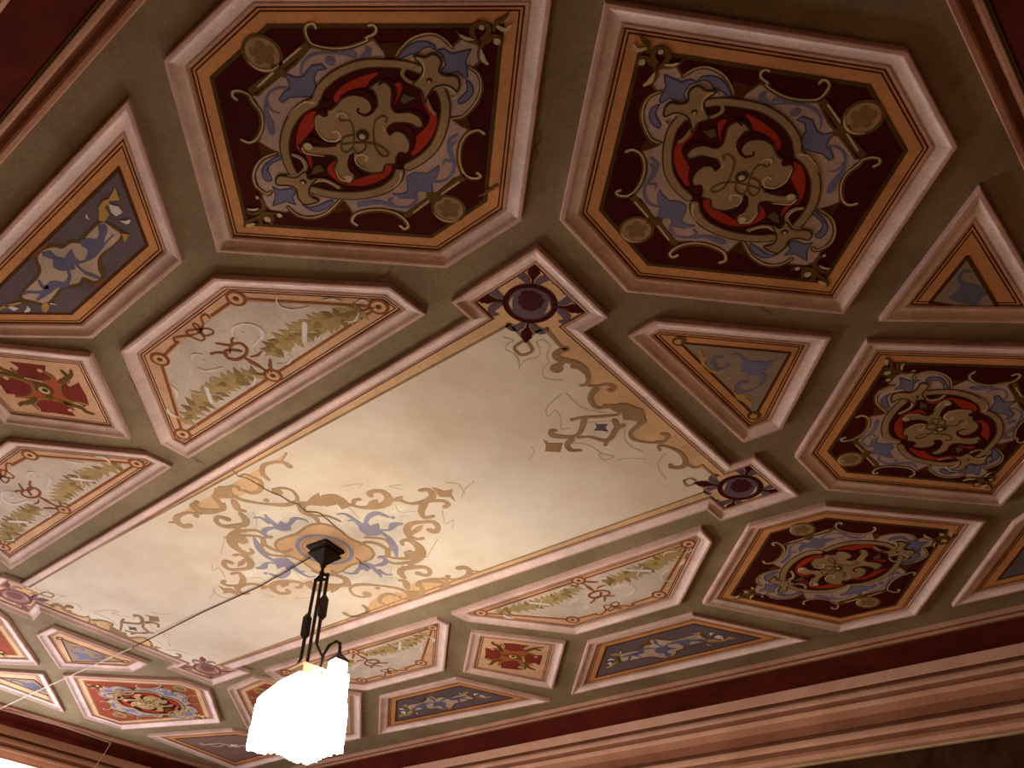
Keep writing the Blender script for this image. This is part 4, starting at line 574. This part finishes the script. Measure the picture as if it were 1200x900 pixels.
def base_panel(name, key, label, cat, group, border, w=0.064, h=H, name_frame='moulding'):
    poly = PAN[key]; c = cent(poly)
    root = thing(name, label, cat, (c[0], c[1], ZC), group)
    frame(poly, w, h, root)
    bm = bmesh.new(); prism(bm, inset(poly, w*0.9), ZF, 0.001); obj('border_band', bm, M(border), root)
    bm = bmesh.new()
    for d in (w+0.003, w+0.014):
        N = len(poly); a = inset(poly, d); b = inset(poly, d+0.0045)
        for i in range(N):
            prism(bm, [a[i], a[(i+1) % N], b[(i+1) % N], b[i]], ZF-LAY*0.8, ZF+0.0004)
    obj('inner_line', bm, M('line'), root)
    return root, poly

# ------------------------------------------------------------------ red hexagon panels
HEXSRC = PAN['A']
FLARE = {'maroon': 'faded_red', 'blue': 'faded_blue', 'blue_line': 'violet_pale', 'tan': 'pale_gold', 'tan_dark': 'gold', 'gold_dark': 'gold', 'olive_dark': 'gold', 'olive': 'gold', 'ochre': 'peach', 'red': 'red_soft'}  # colour swaps that imitate flare haze near the window
def hexagon(key, label, in_flare=False):
    def M(k): return globals()['M'](FLARE.get(k, k) if in_flare else k)     # haze and flare at the window end, put into paler paint
    root, poly = base_panel('hexagonal_panel', key, label, 'ceiling panel', 'red hexagonal panels with scrollwork cartouches', 'peach' if in_flare else 'ochre')
    fpoly = inset(poly, 0.120)
    bm = bmesh.new(); prism(bm, fpoly, ZF-LAY*0.5, ZF+0.0004); fld = obj('field', bm, M('maroon'), root)
    bm = bmesh.new(); N = 6; a = inset(poly, 0.116); b = inset(poly, 0.129)
    for i in range(N): prism(bm, [a[i], a[(i+1) % N], b[(i+1) % N], b[i]], ZF-LAY*0.9, ZF+0.0004)
    obj('field_line', bm, M('tan_dark'), root)
    f = affine(HEXSRC, poly)
    hx = {p[0]: p for p in DATA['hex']}
    def mk(n, par): 
        p = hx[n]; return paint(n, p[1], p[3], f, ZF, p[2], par)
    cart = mk('cartouche', root)
    for n in ('blue_foliage', 'wedge', 'scroll_border', 'scroll_highlight'): mk(n, cart)
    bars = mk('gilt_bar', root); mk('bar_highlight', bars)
    ring = mk('strapwork_ring', root)
    for n in ('ring_ground', 'red_panel', 'ring_face', 'strap_lobe', 'dart'): mk(n, ring)
    def ol(n, mat, wd, par):
        
        for s in hx[n][3]:
            if s[0] in 'pq': bm = bmesh.new(); outlines(bm, [s], f, ZF, hx[n][2]+.45, wd); obj(n+'_outline', bm, M(mat), par)
    ol('strap_lobe', 'olive_dark', .006, ring); ol('blue_foliage', 'blue_line', .004, cart); ol('cartouche', 'gold_dark', .007, cart)
    ros = mk('rosette', root); ol('rosette', 'olive_dark', .006, ros)
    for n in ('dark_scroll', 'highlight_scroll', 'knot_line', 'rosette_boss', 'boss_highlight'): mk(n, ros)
    for c, r in DATA['hexmed']:
        c = f(c); r = r*f.k
        bm = bmesh.new(); prism(bm, ngon(c, r, 32), ZF-LAY*2, ZF+0.0004); md = obj('medallion', bm, M('medal'), root)
        bm = bmesh.new(); annulus(bm, c, r*0.86, r*1.04, ZF-LAY*3, ZF, 32); obj('rim', bm, M('gold_dark'), md)
        bm = bmesh.new()
        for q in range(5):
            an = q*2*math.pi/5+0.3; prism(bm, ngon((c[0]+r*.42*math.cos(an), c[1]+r*.42*math.sin(an)), r*0.26, 12), ZF-LAY*3, ZF)
        prism(bm, ngon(c, r*0.17, 12), ZF-LAY*3.4, ZF)
        obj('rosette', bm, M('medal_dark'), md)
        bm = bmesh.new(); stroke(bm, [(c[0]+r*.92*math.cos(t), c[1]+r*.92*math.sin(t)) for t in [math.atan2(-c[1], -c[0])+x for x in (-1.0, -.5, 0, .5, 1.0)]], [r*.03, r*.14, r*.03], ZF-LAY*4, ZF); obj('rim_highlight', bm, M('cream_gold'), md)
    for fl in DATA['fleurons']:
        p = fl[0]; o = paint('fleuron', p[1], p[3], f, ZF, p[2], root)
        p = fl[1]; paint('fleuron_highlight', p[1], p[3], f, ZF, p[2], o)
    return root
hexagon('A', 'large dark red hexagonal panel, upper left, its top frame cut by the picture edge')
hexagon('B', 'large dark red hexagonal panel at the top right, above the corner square nearest the top')
hexagon('C', 'dark red hexagonal panel touching the right picture edge, below the small triangle')
hexagon('D', 'dark red hexagonal panel at the lower right, above the oxblood border and pink cornice')
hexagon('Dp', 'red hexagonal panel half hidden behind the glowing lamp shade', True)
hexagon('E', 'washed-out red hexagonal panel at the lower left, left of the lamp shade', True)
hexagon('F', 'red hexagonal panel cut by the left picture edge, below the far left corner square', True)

# ------------------------------------------------------------------ garland panels
def garland(key, label, src='L1'):
    root, poly = base_panel('garland_panel', key, label, 'ceiling panel', 'pale panels with leafy garlands and ribbons', 'peach')
    f = affine(PAN[src], poly)
    ornament(DATA['gar'], f, ZF, root)
    for c in DATA['gardiscs']:
        c = f(c); bm = bmesh.new(); prism(bm, ngon(c, 0.040, 28), ZF-LAY*3, ZF); d = obj('disc', bm, M('rust'), root)
        bm = bmesh.new(); annulus(bm, c, 0.012, 0.027, ZF-LAY*4, ZF, 28); obj('ring', bm, M('peach'), d)
        bm = bmesh.new(); prism(bm, ngon(c, 0.010, 16), ZF-LAY*5, ZF); obj('boss', bm, M('gold_dark'), d)
    rnd = random.Random(hash(label) % 1000 if False else len(label))
    for gi, ax in enumerate(DATA['garl']):
        a = cat_rom([f(p) for p in ax], False, 6); n = len(a)
        prof = (lambda t: 0.009+0.034*math.sin(math.pi*min(1, t*0.95+0.02))**0.8)
        bm = bmesh.new(); stroke(bm, a, [2*prof(j/8)*0.80 for j in range(9)], ZF-LAY*2, ZF); g = obj('garland', bm, M('leaf'), root)
        bm = bmesh.new(); bd = bmesh.new()
        for j in range(1, n-1, 2):
            t = Vector(a[j+1])-Vector(a[j-1]); t.normalize(); nn = Vector((-t.y, t.x)); wdt = prof(j/(n-1))
            for sd in (-1, 0, 1):
                o = Vector(a[j])+nn*sd*wdt*0.72; d = (nn*sd*(0.8+rnd.random()*.5)+t*(rnd.random()*1.2-.2)*(1 if gi == 0 else -1)).normalized()
                if sd == 0: d = (t+nn*(rnd.random()-.5)).normalized()
                pd = Vector((-d.y, d.x)); Lf = 0.044+rnd.random()*0.022; wf = 0.015
                pts = [o-d*Lf*.35, o+pd*wf, o+d*Lf*.2+pd*wf*.8, o+d*Lf*.65, o+d*Lf*.2-pd*wf*.8, o-pd*wf]
                dk = rnd.random() < .3; prism(bd if dk else bm, [tuple(p) for p in pts], ZF-LAY*(3.6 if dk else 2.8)-0.00004*(sd+1)-0.000003*j, ZF)
        obj('leaf_cluster', bm, M('leaf'), g); obj('olive_leaves', bd, M('leaf_dark'), g)
    ornament(DATA['gar2'], f, ZF, root)
    return root
garland('L1', 'pale garland panel beside the top left of the big cream panel, its frame fully visible')
garland('L2', 'pale garland panel at the left picture edge, below the small red square panel')
garland('R1', 'long pale garland panel below the right end of the big cream panel')
garland('R2', 'pale garland panel right behind the side lantern of the lamp, its left end hidden')

# ------------------------------------------------------------------ blue panels
def blue(key, label):
    root, poly = base_panel('slate_blue_panel', key, label, 'ceiling panel', 'slate blue panels with cream cartouches', 'ochre')
    bm = bmesh.new(); prism(bm, inset(poly, 0.116), ZF-LAY*.6, ZF+0.0004); obj('field', bm, M('slate'), root)
    bm = bmesh.new(); N = 4; a = inset(poly, 0.112); b = inset(poly, 0.125)
    for i in range(N): prism(bm, [a[i], a[(i+1) % N], b[(i+1) % N], b[i]], ZF-LAY, ZF+0.0004)
    obj('field_line', bm, M('brown'), root)
    f = affine(PAN['BL'], poly)
    r = {}
    for name, mat, layer, lst in DATA['blue']:
        r[name] = paint(name, mat, lst, f, ZF, layer, r['cartouche'] if name == 'violet_foliage' else root)
    return root
blue('BL', 'slate blue panel at the left picture edge, above the small red square panel')
blue('BR1', 'slate blue panel with a sharp right tip, just above the oxblood border right of centre')
blue('BR2', 'smaller slate blue panel just right of the lamp shade, above the border')

# ------------------------------------------------------------------ small red quatrefoil panels
def quatre(key, label):
    root, poly = base_panel('quatrefoil_panel', key, label, 'ceiling panel', 'small four-sided panels with red quatrefoils', 'peach')
    f = affine(PAN['QR'], poly)
    r = {}
    for name, mat, layer, lst in DATA['quat']:
        if name == 'lobe':
            for s in lst:
                bm = bmesh.new(); shapes(bm, [s], f, ZF, layer); obj('lobe', bm, M(mat), root)
            continue
        r[name] = paint(name, mat, lst, f, ZF, layer, r['rosette_boss'] if name in ('boss_highlight', 'boss_dot') else root)
    return root
quatre('QR', 'small red quatrefoil panel right of the lamp, between two slate blue panels')
quatre('QL', 'small panel with a red quatrefoil at the left picture edge')

# ------------------------------------------------------------------ end trapezoids and triangles
def trap(key, label):
    root, poly = base_panel('tapered_panel', key, label, 'ceiling panel', 'tapered panels at the ends of the big cream panel', 'peach' if key == 'Tp' else 'ochre', 0.066)  # border by the window lightened in colour to imitate flare
    f = affine(PAN['T'], poly); r = {}
    for name, mat, layer, lst in DATA['trap']:
        if name in ('scroll_disc', 'disc_face'):
            for j, s in enumerate(lst):
                bm = bmesh.new(); shapes(bm, [s], f, ZF, layer); o = obj(name, bm, M(mat), root if name == 'scroll_disc' else r[j])
                if name == 'scroll_disc': r[j] = o
            continue
        paint(name, mat, lst, f, ZF, layer, root)
trap('T', 'tapered panel with blue leaves between the big cream panel and the right red hexagons')
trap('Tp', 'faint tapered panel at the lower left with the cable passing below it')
def tri(key, label):
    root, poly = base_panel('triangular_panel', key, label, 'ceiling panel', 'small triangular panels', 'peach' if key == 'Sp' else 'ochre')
    f = affine(PAN['S'], poly)
    ornament(DATA['tri'], f, ZF, root)
tri('S', 'small triangular panel with a blue leaf at the right picture edge, between two red hexagons')
tri('Sp', 'small triangular panel at the lower left picture edge, above the border')
def corner_tri(key, label):
    root, poly = base_panel('kite_panel', key, label, 'ceiling panel', 'four-sided panels in the ceiling corners', 'ochre')
    fp = inset(poly, 0.125); c = cent(fp)
    bm = bmesh.new(); prism(bm, fp, ZF-LAY*.6, ZF+.0004); obj('field', bm, M('faded_slate' if key == 'Kp' else 'slate'), root)  # corner by the window gets a paler field, flare put into its colour
    bm = bmesh.new(); a = inset(poly, 0.120); b = inset(poly, 0.134)
    for i in range(4): prism(bm, [a[i], a[(i+1) % 4], b[(i+1) % 4], b[i]], ZF-LAY, ZF+0.0004)
    obj('field_line', bm, M('brown'), root)
    i, u, cn, v = [Vector(p) for p in poly]; d = (u-v).normalized(); nrm = (i-(u+v)/2).normalized(); cc = Vector(c)
    def q(x, y): p = cc+d*x+nrm*y; return (p.x, p.y)
    bm = bmesh.new()
    for s in (-1, 1):
        stroke(bm, [q(s*.02, -.01), q(s*.10, .035), q(s*.19, .0), q(s*.26, -.03), q(s*.28, .0), q(s*.25, .01)], [.03, .02, .025, .02, .012], ZF-LAY*3, ZF)
        stroke(bm, [q(s*.08, .02), q(s*.12, -.04), q(s*.18, -.045), q(s*.19, -.02)], [.02, .018, .01], ZF-LAY*3, ZF)
    obj('scrollwork', bm, M('cream_lilac'), root)
    bm = bmesh.new()
    prism(bm, [q(-.05, -.03), q(-.02, .0), q(-.03, .05), q(0, .025), q(.03, .05), q(.02, 0), q(.05, -.03), q(0, -.015)], ZF-LAY*4, ZF); obj('leaf', bm, M('ribbon_white'), root)
corner_tri('K', 'corner panel cut by the right picture edge, just above the oxblood border')
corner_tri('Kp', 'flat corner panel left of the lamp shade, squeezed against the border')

# ------------------------------------------------------------------ the large centre panel
poly = PAN['center']
ctr = thing('cream_panel', 'large long cream panel with square corner bosses, the lamp hanging from its middle', 'ceiling panel', (0, 0, ZC))
frame(poly, 0.060, H, ctr)
bm = bmesh.new(); prism(bm, inset(poly, 0.054), ZF, 0.001); obj('border_band', bm, M('ochre_pale'), ctr)
bm = bmesh.new(); N = len(poly); a = inset(poly, 0.062); b = inset(poly, 0.067)
for i in range(N): prism(bm, [a[i], a[(i+1) % N], b[(i+1) % N], b[i]], ZF-LAY*.8, ZF+.0004)
obj('inner_line', bm, M('line'), ctr)
e = DATA['endb']; me = [(-x-0.02, y-0.02) for x, y in e]
fieldpoly = [tuple(p) for p in e]+me[::-1]
bm = bmesh.new(); prism(bm, fieldpoly, ZF-LAY*.6, ZF+.0004); fld = obj('field', bm, MAT['cream'], ctr)
def mir(sx, sy, ox=0, oy=0):
    def f(p): return (p[0]*sx+ox, p[1]*sy+oy)
    f.k = 1.0; f.ax = lambda r: ((r, 0), (0, r)); return f
# long border lines
for s0, s1 in ((fieldpoly[0], me[0]), (fieldpoly[len(e)-1], me[-1])):
    bm = bmesh.new(); stroke(bm, [s0, s1], [.010], ZF-LAY*3, ZF); obj('border_line', bm, M('gold_pale'), ctr)
for sy in (1, -1):
    bm = bmesh.new()
    f = mir(1 if sy == 1 else -1, sy); prism(bm, [f(p) for p in DATA['bulge']], ZF-LAY*1.4, ZF)
    o = obj('border_cusp', bm, M('ochre_pale'), ctr); paint('cusp_scroll', 'gold_faded', DATA['bulgesc'], f, ZF, 3, o)
for f in (ident, mir(-1, 1, -0.02, -0.02)):
    r = {}
    for name, mat, layer, lst in DATA['endsc']:
        r[name] = paint(name, mat, lst, f, ZF, layer, ctr if name in ('end_scroll', 'sketch_line') else r['end_scroll'])
# ornament round the lamp
r = {}
order = ['pale_ground', 'center_scroll', 'violet_foliage', 'strap_line', 'sketch_line']
mids = {p[0]: p for p in DATA['mid']}
bm = bmesh.new(); c0 = (0.01, 0.02)
prism(bm, [(c0[0]+x, c0[1]+y) for x, y in cat_rom([(0.235*(1+0.14*math.cos(4*t))*math.cos(t+.78), 0.215*(1+0.14*math.cos(4*t))*math.sin(t+.78)) for t in [k*math.pi/16 for k in range(32)]], True, 2)], ZF-LAY*2.4, ZF)
rosg = obj('lamp_rosette', bm, M('ochre_pale'), ctr)
bm = bmesh.new(); q = cat_rom([(c0[0]+0.235*(1+0.14*math.cos(4*t))*math.cos(t+.78), c0[1]+0.215*(1+0.14*math.cos(4*t))*math.sin(t+.78)) for t in [k*math.pi/16 for k in range(33)]], False, 2)
stroke(bm, q[:-1:2]+[q[0]], [.016], ZF-LAY*3, ZF); obj('rosette_edge', bm, M('gold_faded'), rosg)
bm = bmesh.new(); annulus(bm, c0, .128, .152, ZF-LAY*3.4, ZF); obj('violet_ring', bm, M('violet_pale'), rosg)
bm = bmesh.new(); annulus(bm, c0, .112, .118, ZF-LAY*3.4, ZF); annulus(bm, c0, .098, .101, ZF-LAY*3.4, ZF); obj('inner_ring', bm, M('gold_pale'), rosg)
for n in order:
    p = mids[n]
    for f in (ident, mir(-1, -1, 0.07, 0.01)): paint(n, p[1], p[3], f, ZF, p[2], ctr)
# corner bosses
bc = DATA['bossC']
for sx, sy, cx, cy in ((1, 1, *bc), (1, -1, 2.03, 0.69), (-1, -1, -1.93, 0.62), (-1, 1, -2.07, -0.66)):
    mr, vi, fw = ('faded_plum', 'faded_rose', 'faded_plum') if sx < 0 else ('maroon', 'violet', 'flower')  # window-end bosses coloured paler, painting in the haze of the light
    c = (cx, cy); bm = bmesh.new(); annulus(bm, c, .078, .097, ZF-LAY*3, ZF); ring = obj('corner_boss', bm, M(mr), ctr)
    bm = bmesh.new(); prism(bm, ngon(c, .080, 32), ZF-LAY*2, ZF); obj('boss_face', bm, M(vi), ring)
    bm = bmesh.new(); rr = random.Random(3)
    for k in range(9): an = k*.7; q = (c[0]+.012+.034*math.cos(an), c[1]-.012+.034*math.sin(an)); prism(bm, ngon(q, .013+.006*rr.random(), 7), ZF-LAY*3-.0001*k, ZF)
    prism(bm, ngon(c, .036, 9), ZF-LAY*4, ZF); obj('carved_flower', bm, M(fw), ring)
    bm = bmesh.new()
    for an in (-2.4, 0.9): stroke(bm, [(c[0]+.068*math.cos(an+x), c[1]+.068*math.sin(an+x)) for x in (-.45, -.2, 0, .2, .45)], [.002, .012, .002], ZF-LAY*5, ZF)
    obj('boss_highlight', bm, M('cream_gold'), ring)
    for k in range(4):
        bm = bmesh.new()
        an = math.pi/4+k*math.pi/2; d = Vector((math.cos(an), math.sin(an))); n_ = Vector((-d.y, d.x)); o = Vector(c)
        pts = [o+d*.095+n_*.004, o+d*.120+n_*.005, o+d*.150+n_*.022, o+d*.165+n_*.018, o+d*.170+n_*.022, o+d*.205, o+d*.170-n_*.022, o+d*.165-n_*.018, o+d*.150-n_*.022, o+d*.120-n_*.005, o+d*.095-n_*.004]
        prism(bm, [tuple(p) for p in pts], ZF-LAY*4, ZF)
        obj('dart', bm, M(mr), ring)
        for s in (-1, 1):
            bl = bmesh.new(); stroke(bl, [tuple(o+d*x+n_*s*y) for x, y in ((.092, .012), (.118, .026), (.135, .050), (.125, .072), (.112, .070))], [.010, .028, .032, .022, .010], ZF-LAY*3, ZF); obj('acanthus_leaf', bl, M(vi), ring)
# cracks in the plaster
for cr, wd, z in DATA['cracks']:
    bm = bmesh.new(); pts = []; rr = random.Random(5)
    for i in range(len(cr)-1):
        for t in (0, .33, .66):
            pts.append((cr[i][0]+(cr[i+1][0]-cr[i][0])*t+rr.uniform(-.006, .006), cr[i][1]+(cr[i+1][1]-cr[i][1])*t+rr.uniform(-.006, .006)))
    pts.append(tuple(cr[-1]))
    stroke(bm, pts, [wd*.5, wd, wd*1.1, wd, wd*.5], z, z+.0008)
    o = obj('plaster_crack', bm, M('crack')); o['kind'] = 'structure'

# ------------------------------------------------------------------ pendant lamp
cx, cy = DATA['canopy']
lamp = thing('pendant_lamp', 'glowing white bead-fringed pendant lamp with dark bronze rods and a small side lantern', 'lamp', (cx, cy, ZC))
lean = Vector((0.062, 0.056, 0))       # the old lamp hangs a little askew
def LP(x, y, z):
    return Vector((cx+x-lean.x*z, cy+y-lean.y*z, ZC+z))
def sqring(bm, half, z, ang, c=(0, 0)):
    return [bm.verts.new(LP(c[0]+half*math.sqrt(2)*math.cos(ang+math.pi/4+k*math.pi/2), c[1]+half*math.sqrt(2)*math.sin(ang+math.pi/4+k*math.pi/2), z)) for k in range(4)]
def sqloft(bm, lev, ang, c=(0, 0), cap0=True, cap1=True):
    rows = [sqring(bm, h, z, ang, c) for h, z in lev]
    for a, b in zip(rows, rows[1:]):
        for i in range(4): bm.faces.new((a[i], a[(i+1) % 4], b[(i+1) % 4], b[i]))
    if cap0: bm.faces.new(rows[0][::-1])
    if cap1: bm.faces.new(rows[-1])
ANG = 0.10
bm = bmesh.new(); sqloft(bm, [(.066, -.006), (.070, -.012), (.070, -.020), (.055, -.034), (.055, -.040), (.062, -.046), (.060, -.052), (.010, -.105), (.010, -.118)], ANG); obj('canopy', bm, MAT['bronze'], lamp)
bm = bmesh.new(); tube(bm, [LP(0, 0, -.112), LP(0, 0, -.150)], .009); tube(bm, [LP(.0, -.012, -.150), LP(.004, 0, -.135), LP(0, .014, -.150), LP(0, 0, -.165), LP(.0, -.012, -.150)], .006); obj('hanging_hook', bm, MAT['bronze'], lamp)
rt = [(-.020, -.017), (.002, .002), (.024, .019)]
rb_ = [(-.030, -.024), (-.004, -.004), (.020, .016)]
bm = bmesh.new(); tube(bm, [LP(-.026, -.021, -.190), LP(.028, .022, -.182)], .009); tube(bm, [LP(0, 0, -.155), LP(-.02, -.017, -.190)], .008); tube(bm, [LP(0, 0, -.155), LP(.024, .019, -.160)], .008); obj('rod_yoke', bm, MAT['bronze'], lamp)
for k in range(3):
    bm = bmesh.new(); zt = (-.185, -.165, -.150)[k]; zb = (-.60, -.64, -.52)[k]
    tube(bm, [LP(*rt[k], zt), LP(*rb_[k], zb)], .011, 4)
    if k == 2: tube(bm, [LP(*rb_[2], -.52), LP(.050, .040, -.585), LP(.052, .042, -.72)], .006, 6)
    if k == 0: tube(bm, [LP(*rb_[0], -.60), LP(-.050, -.040, -.655)], .006, 6)
    rod = obj('rod', bm, MAT['bronze'], lamp)
    if k != 1:
        zc = (-.44, -.34)[k//2]; t = (zc-zt)/(zb-zt); x = rt[k][0]+(rb_[k][0]-rt[k][0])*t; y = rt[k][1]+(rb_[k][1]-rt[k][1])*t
        bm = bmesh.new(); sqloft(bm, [(.006, zc+.07), (.0155, zc+.05), (.0155, zc-.04), (.006, zc-.06)], ANG, (x+(.006 if k else -.006), y)); obj('sleeve_plate', bm, MAT['bronze'], rod)
SA = -0.12
bm = bmesh.new(); sqloft(bm, [(.058, -.640), (.062, -.645), (.062, -.652), (.052, -.656), (.054, -.690), (.060, -.694)], SA); obj('shade_collar', bm, MAT['brass'], lamp)
SH = .150
bm = bmesh.new(); sqloft(bm, [(.055, -.692), (.080, -.705), (.135, -.775), (SH, -.800), (SH, -.840)], SA, cap0=False, cap1=False); shade = obj('shade', bm, MAT['lit_roof'], lamp)
bm = bmesh.new()
rr = random.Random(11)
for s in range(4):
    for k in range(17):
        t = -SH+2*SH*(k+.5)/17; ca, sa = math.cos(SA+s*math.pi/2), math.sin(SA+s*math.pi/2); px, py = SH*ca-t*sa, SH*sa+t*ca
        zb = -1.000-.014*rr.random()
        tube(bm, [LP(px, py, -.830), LP(px, py, -.9), LP(px, py, zb)], [.008, .0085, .008], 6)
obj('bead_fringe', bm, MAT['lit_glass'], lamp)
for nm_, (ax_, ay_), zt in (('side_lantern', (.112, .088), -.515), ('side_lantern', (-.125, -.098), -.780)):
    d = Vector((ax_, ay_)); u = d.normalized()
    bm = bmesh.new()
    tube(bm, [LP(d.x*.45, d.y*.45, -.80), LP(d.x*.47, d.y*.47, zt-.06), LP(d.x*.62, d.y*.62, zt-.010), LP(d.x*.85, d.y*.85, zt+.012), LP(d.x*.97, d.y*.97, zt+.004), LP(d.x, d.y, zt-.02), LP(d.x, d.y, zt-.055)], .008, 8)
    arm = obj('lantern_arm', bm, MAT['bronze'], lamp)
    bm = bmesh.new(); sqloft(bm, [(.006, zt-.040), (.011, zt-.050), (.036, zt-.080), (.037, zt-.088), (.030, zt-.090)], SA, (d.x, d.y)); obj('lantern_cap', bm, MAT['bronze'], arm)
    bm = bmesh.new(); sqloft(bm, [(.031, zt-.090), (.032, zt-.104), (.037, max(zt-.30, -.98))], SA, (d.x, d.y)); obj('lantern_glass', bm, MAT['lit_glass'], arm)
    bm = bmesh.new()
    for s in range(4):
        for k in range(5):
            t = -.040+.080*(k+.5)/5; ca, sa = math.cos(SA+s*math.pi/2), math.sin(SA+s*math.pi/2); px, py = d.x+.043*ca-t*sa, d.y+.043*sa+t*ca
            tube(bm, [LP(px, py, zt-.15), LP(px, py, max(zt-.36, -1.02)-.01*rr.random())], .0065, 6)
    obj('bead_fringe', bm, MAT['lit_glass'], arm)
ld = bpy.data.lights.new('lamp_bulb', 'AREA'); ld.shape = 'SQUARE'; ld.size = .24; ld.energy = DOWN_WATTS; ld.color = (1.0, .80, .60)
lo = bpy.data.objects.new('lamp_bulb', ld); COL.objects.link(lo); lo.location = LP(0, 0, -.93)
# ------------------------------------------------------------------ cables and the lit window
def cable(name, label, segs, grp=None):
    root = thing(name, label, 'cable', segs[0][2][0])
    for n, mat, pts, r in segs:
        bm = bmesh.new(); P = []
        for a, b in zip(pts, pts[1:]):
            for t in range(6): P.append(Vector(a).lerp(Vector(b), t/6))
        P.append(Vector(pts[-1])); tube(bm, P, r, 6); obj(n, bm, mat, root)
cable('lamp_cable', 'thin cable running from the lamp canopy across the ceiling to the lower left', [
 ('brown_length', MAT['cable_brown'], [(cx-.125, cy+.004, ZC-.020), (-0.6, .07, ZC-.016), (-1.20, .085, ZC-.014), (-2.0, .105, ZC-.040)], .0038),
 ('white_length', MAT['cable_white'], [(-2.0, .105, ZC-.040), (-3.0, .13, ZC-.042), (-4.0, .16, ZC-.045), (-4.06, .165, ZC-.105)], .0038)])
cable('wall_cable', 'thin white cable hanging down from the border at the lower left corner', [
 ('run', MAT['cable_white'], [(-4.085, .10, ZC-.030), (-3.965, .62, ZC-.028), (-3.935, 1.06, ZC-.030)], .0036),
 ('drop', MAT['cable_white'], [(-3.935, 1.06, ZC-.030), (-3.95, 1.05, ZC-.10), (-4.0, .98, ZC-.40)], .0036)])
# bright daylit blind under the cornice of the end wall
p = out(0.30); a, b_ = Vector(p[3]), Vector(p[0]); d = (b_-a).normalized()
def WP(v, o, z):
    q = a+d*((v-a.y)/d.y); n = Vector((d.y, -d.x)); n = n if n.x > 0 else -n; q = q+n*o; return Vector((q.x, q.y, ZC+z))
def wbox(bm, v0, v1, o0, o1, z0, z1):
    vv = [bm.verts.new(WP(v, o, z)) for z in (z0, z1) for v, o in ((v0, o0), (v1, o0), (v1, o1), (v0, o1))]
    for f in ((3, 2, 1, 0), (4, 5, 6, 7), (0, 1, 5, 4), (1, 2, 6, 5), (2, 3, 7, 6), (3, 0, 4, 7)): bm.faces.new([vv[i] for i in f])
bm = bmesh.new(); wbox(bm, -1.15, .75, -.018, -.008, -2.20, -.62); win = struct('window_1', bm, MAT['lit_window'])
bm = bmesh.new()
for v0, v1, z0, z1 in ((-1.22, -1.15, -2.27, -.55), (.75, .82, -2.27, -.55), (-1.15, .75, -2.27, -2.20), (-1.15, .75, -.62, -.55), (-.22, -.18, -2.20, -.62)): wbox(bm, v0, v1, -.020, .012, z0, z1)
obj('window_frame', bm, M('ribbon_white'), win)
# white cloth pelmet hung in front of the cornice over the window, its own emission standing in for daylight
bm = bmesh.new(); wbox(bm, -1.30, .95, .078, .086, -.60, -.318); obj('window_pelmet', bm, MAT['lit_pelmet'], win)
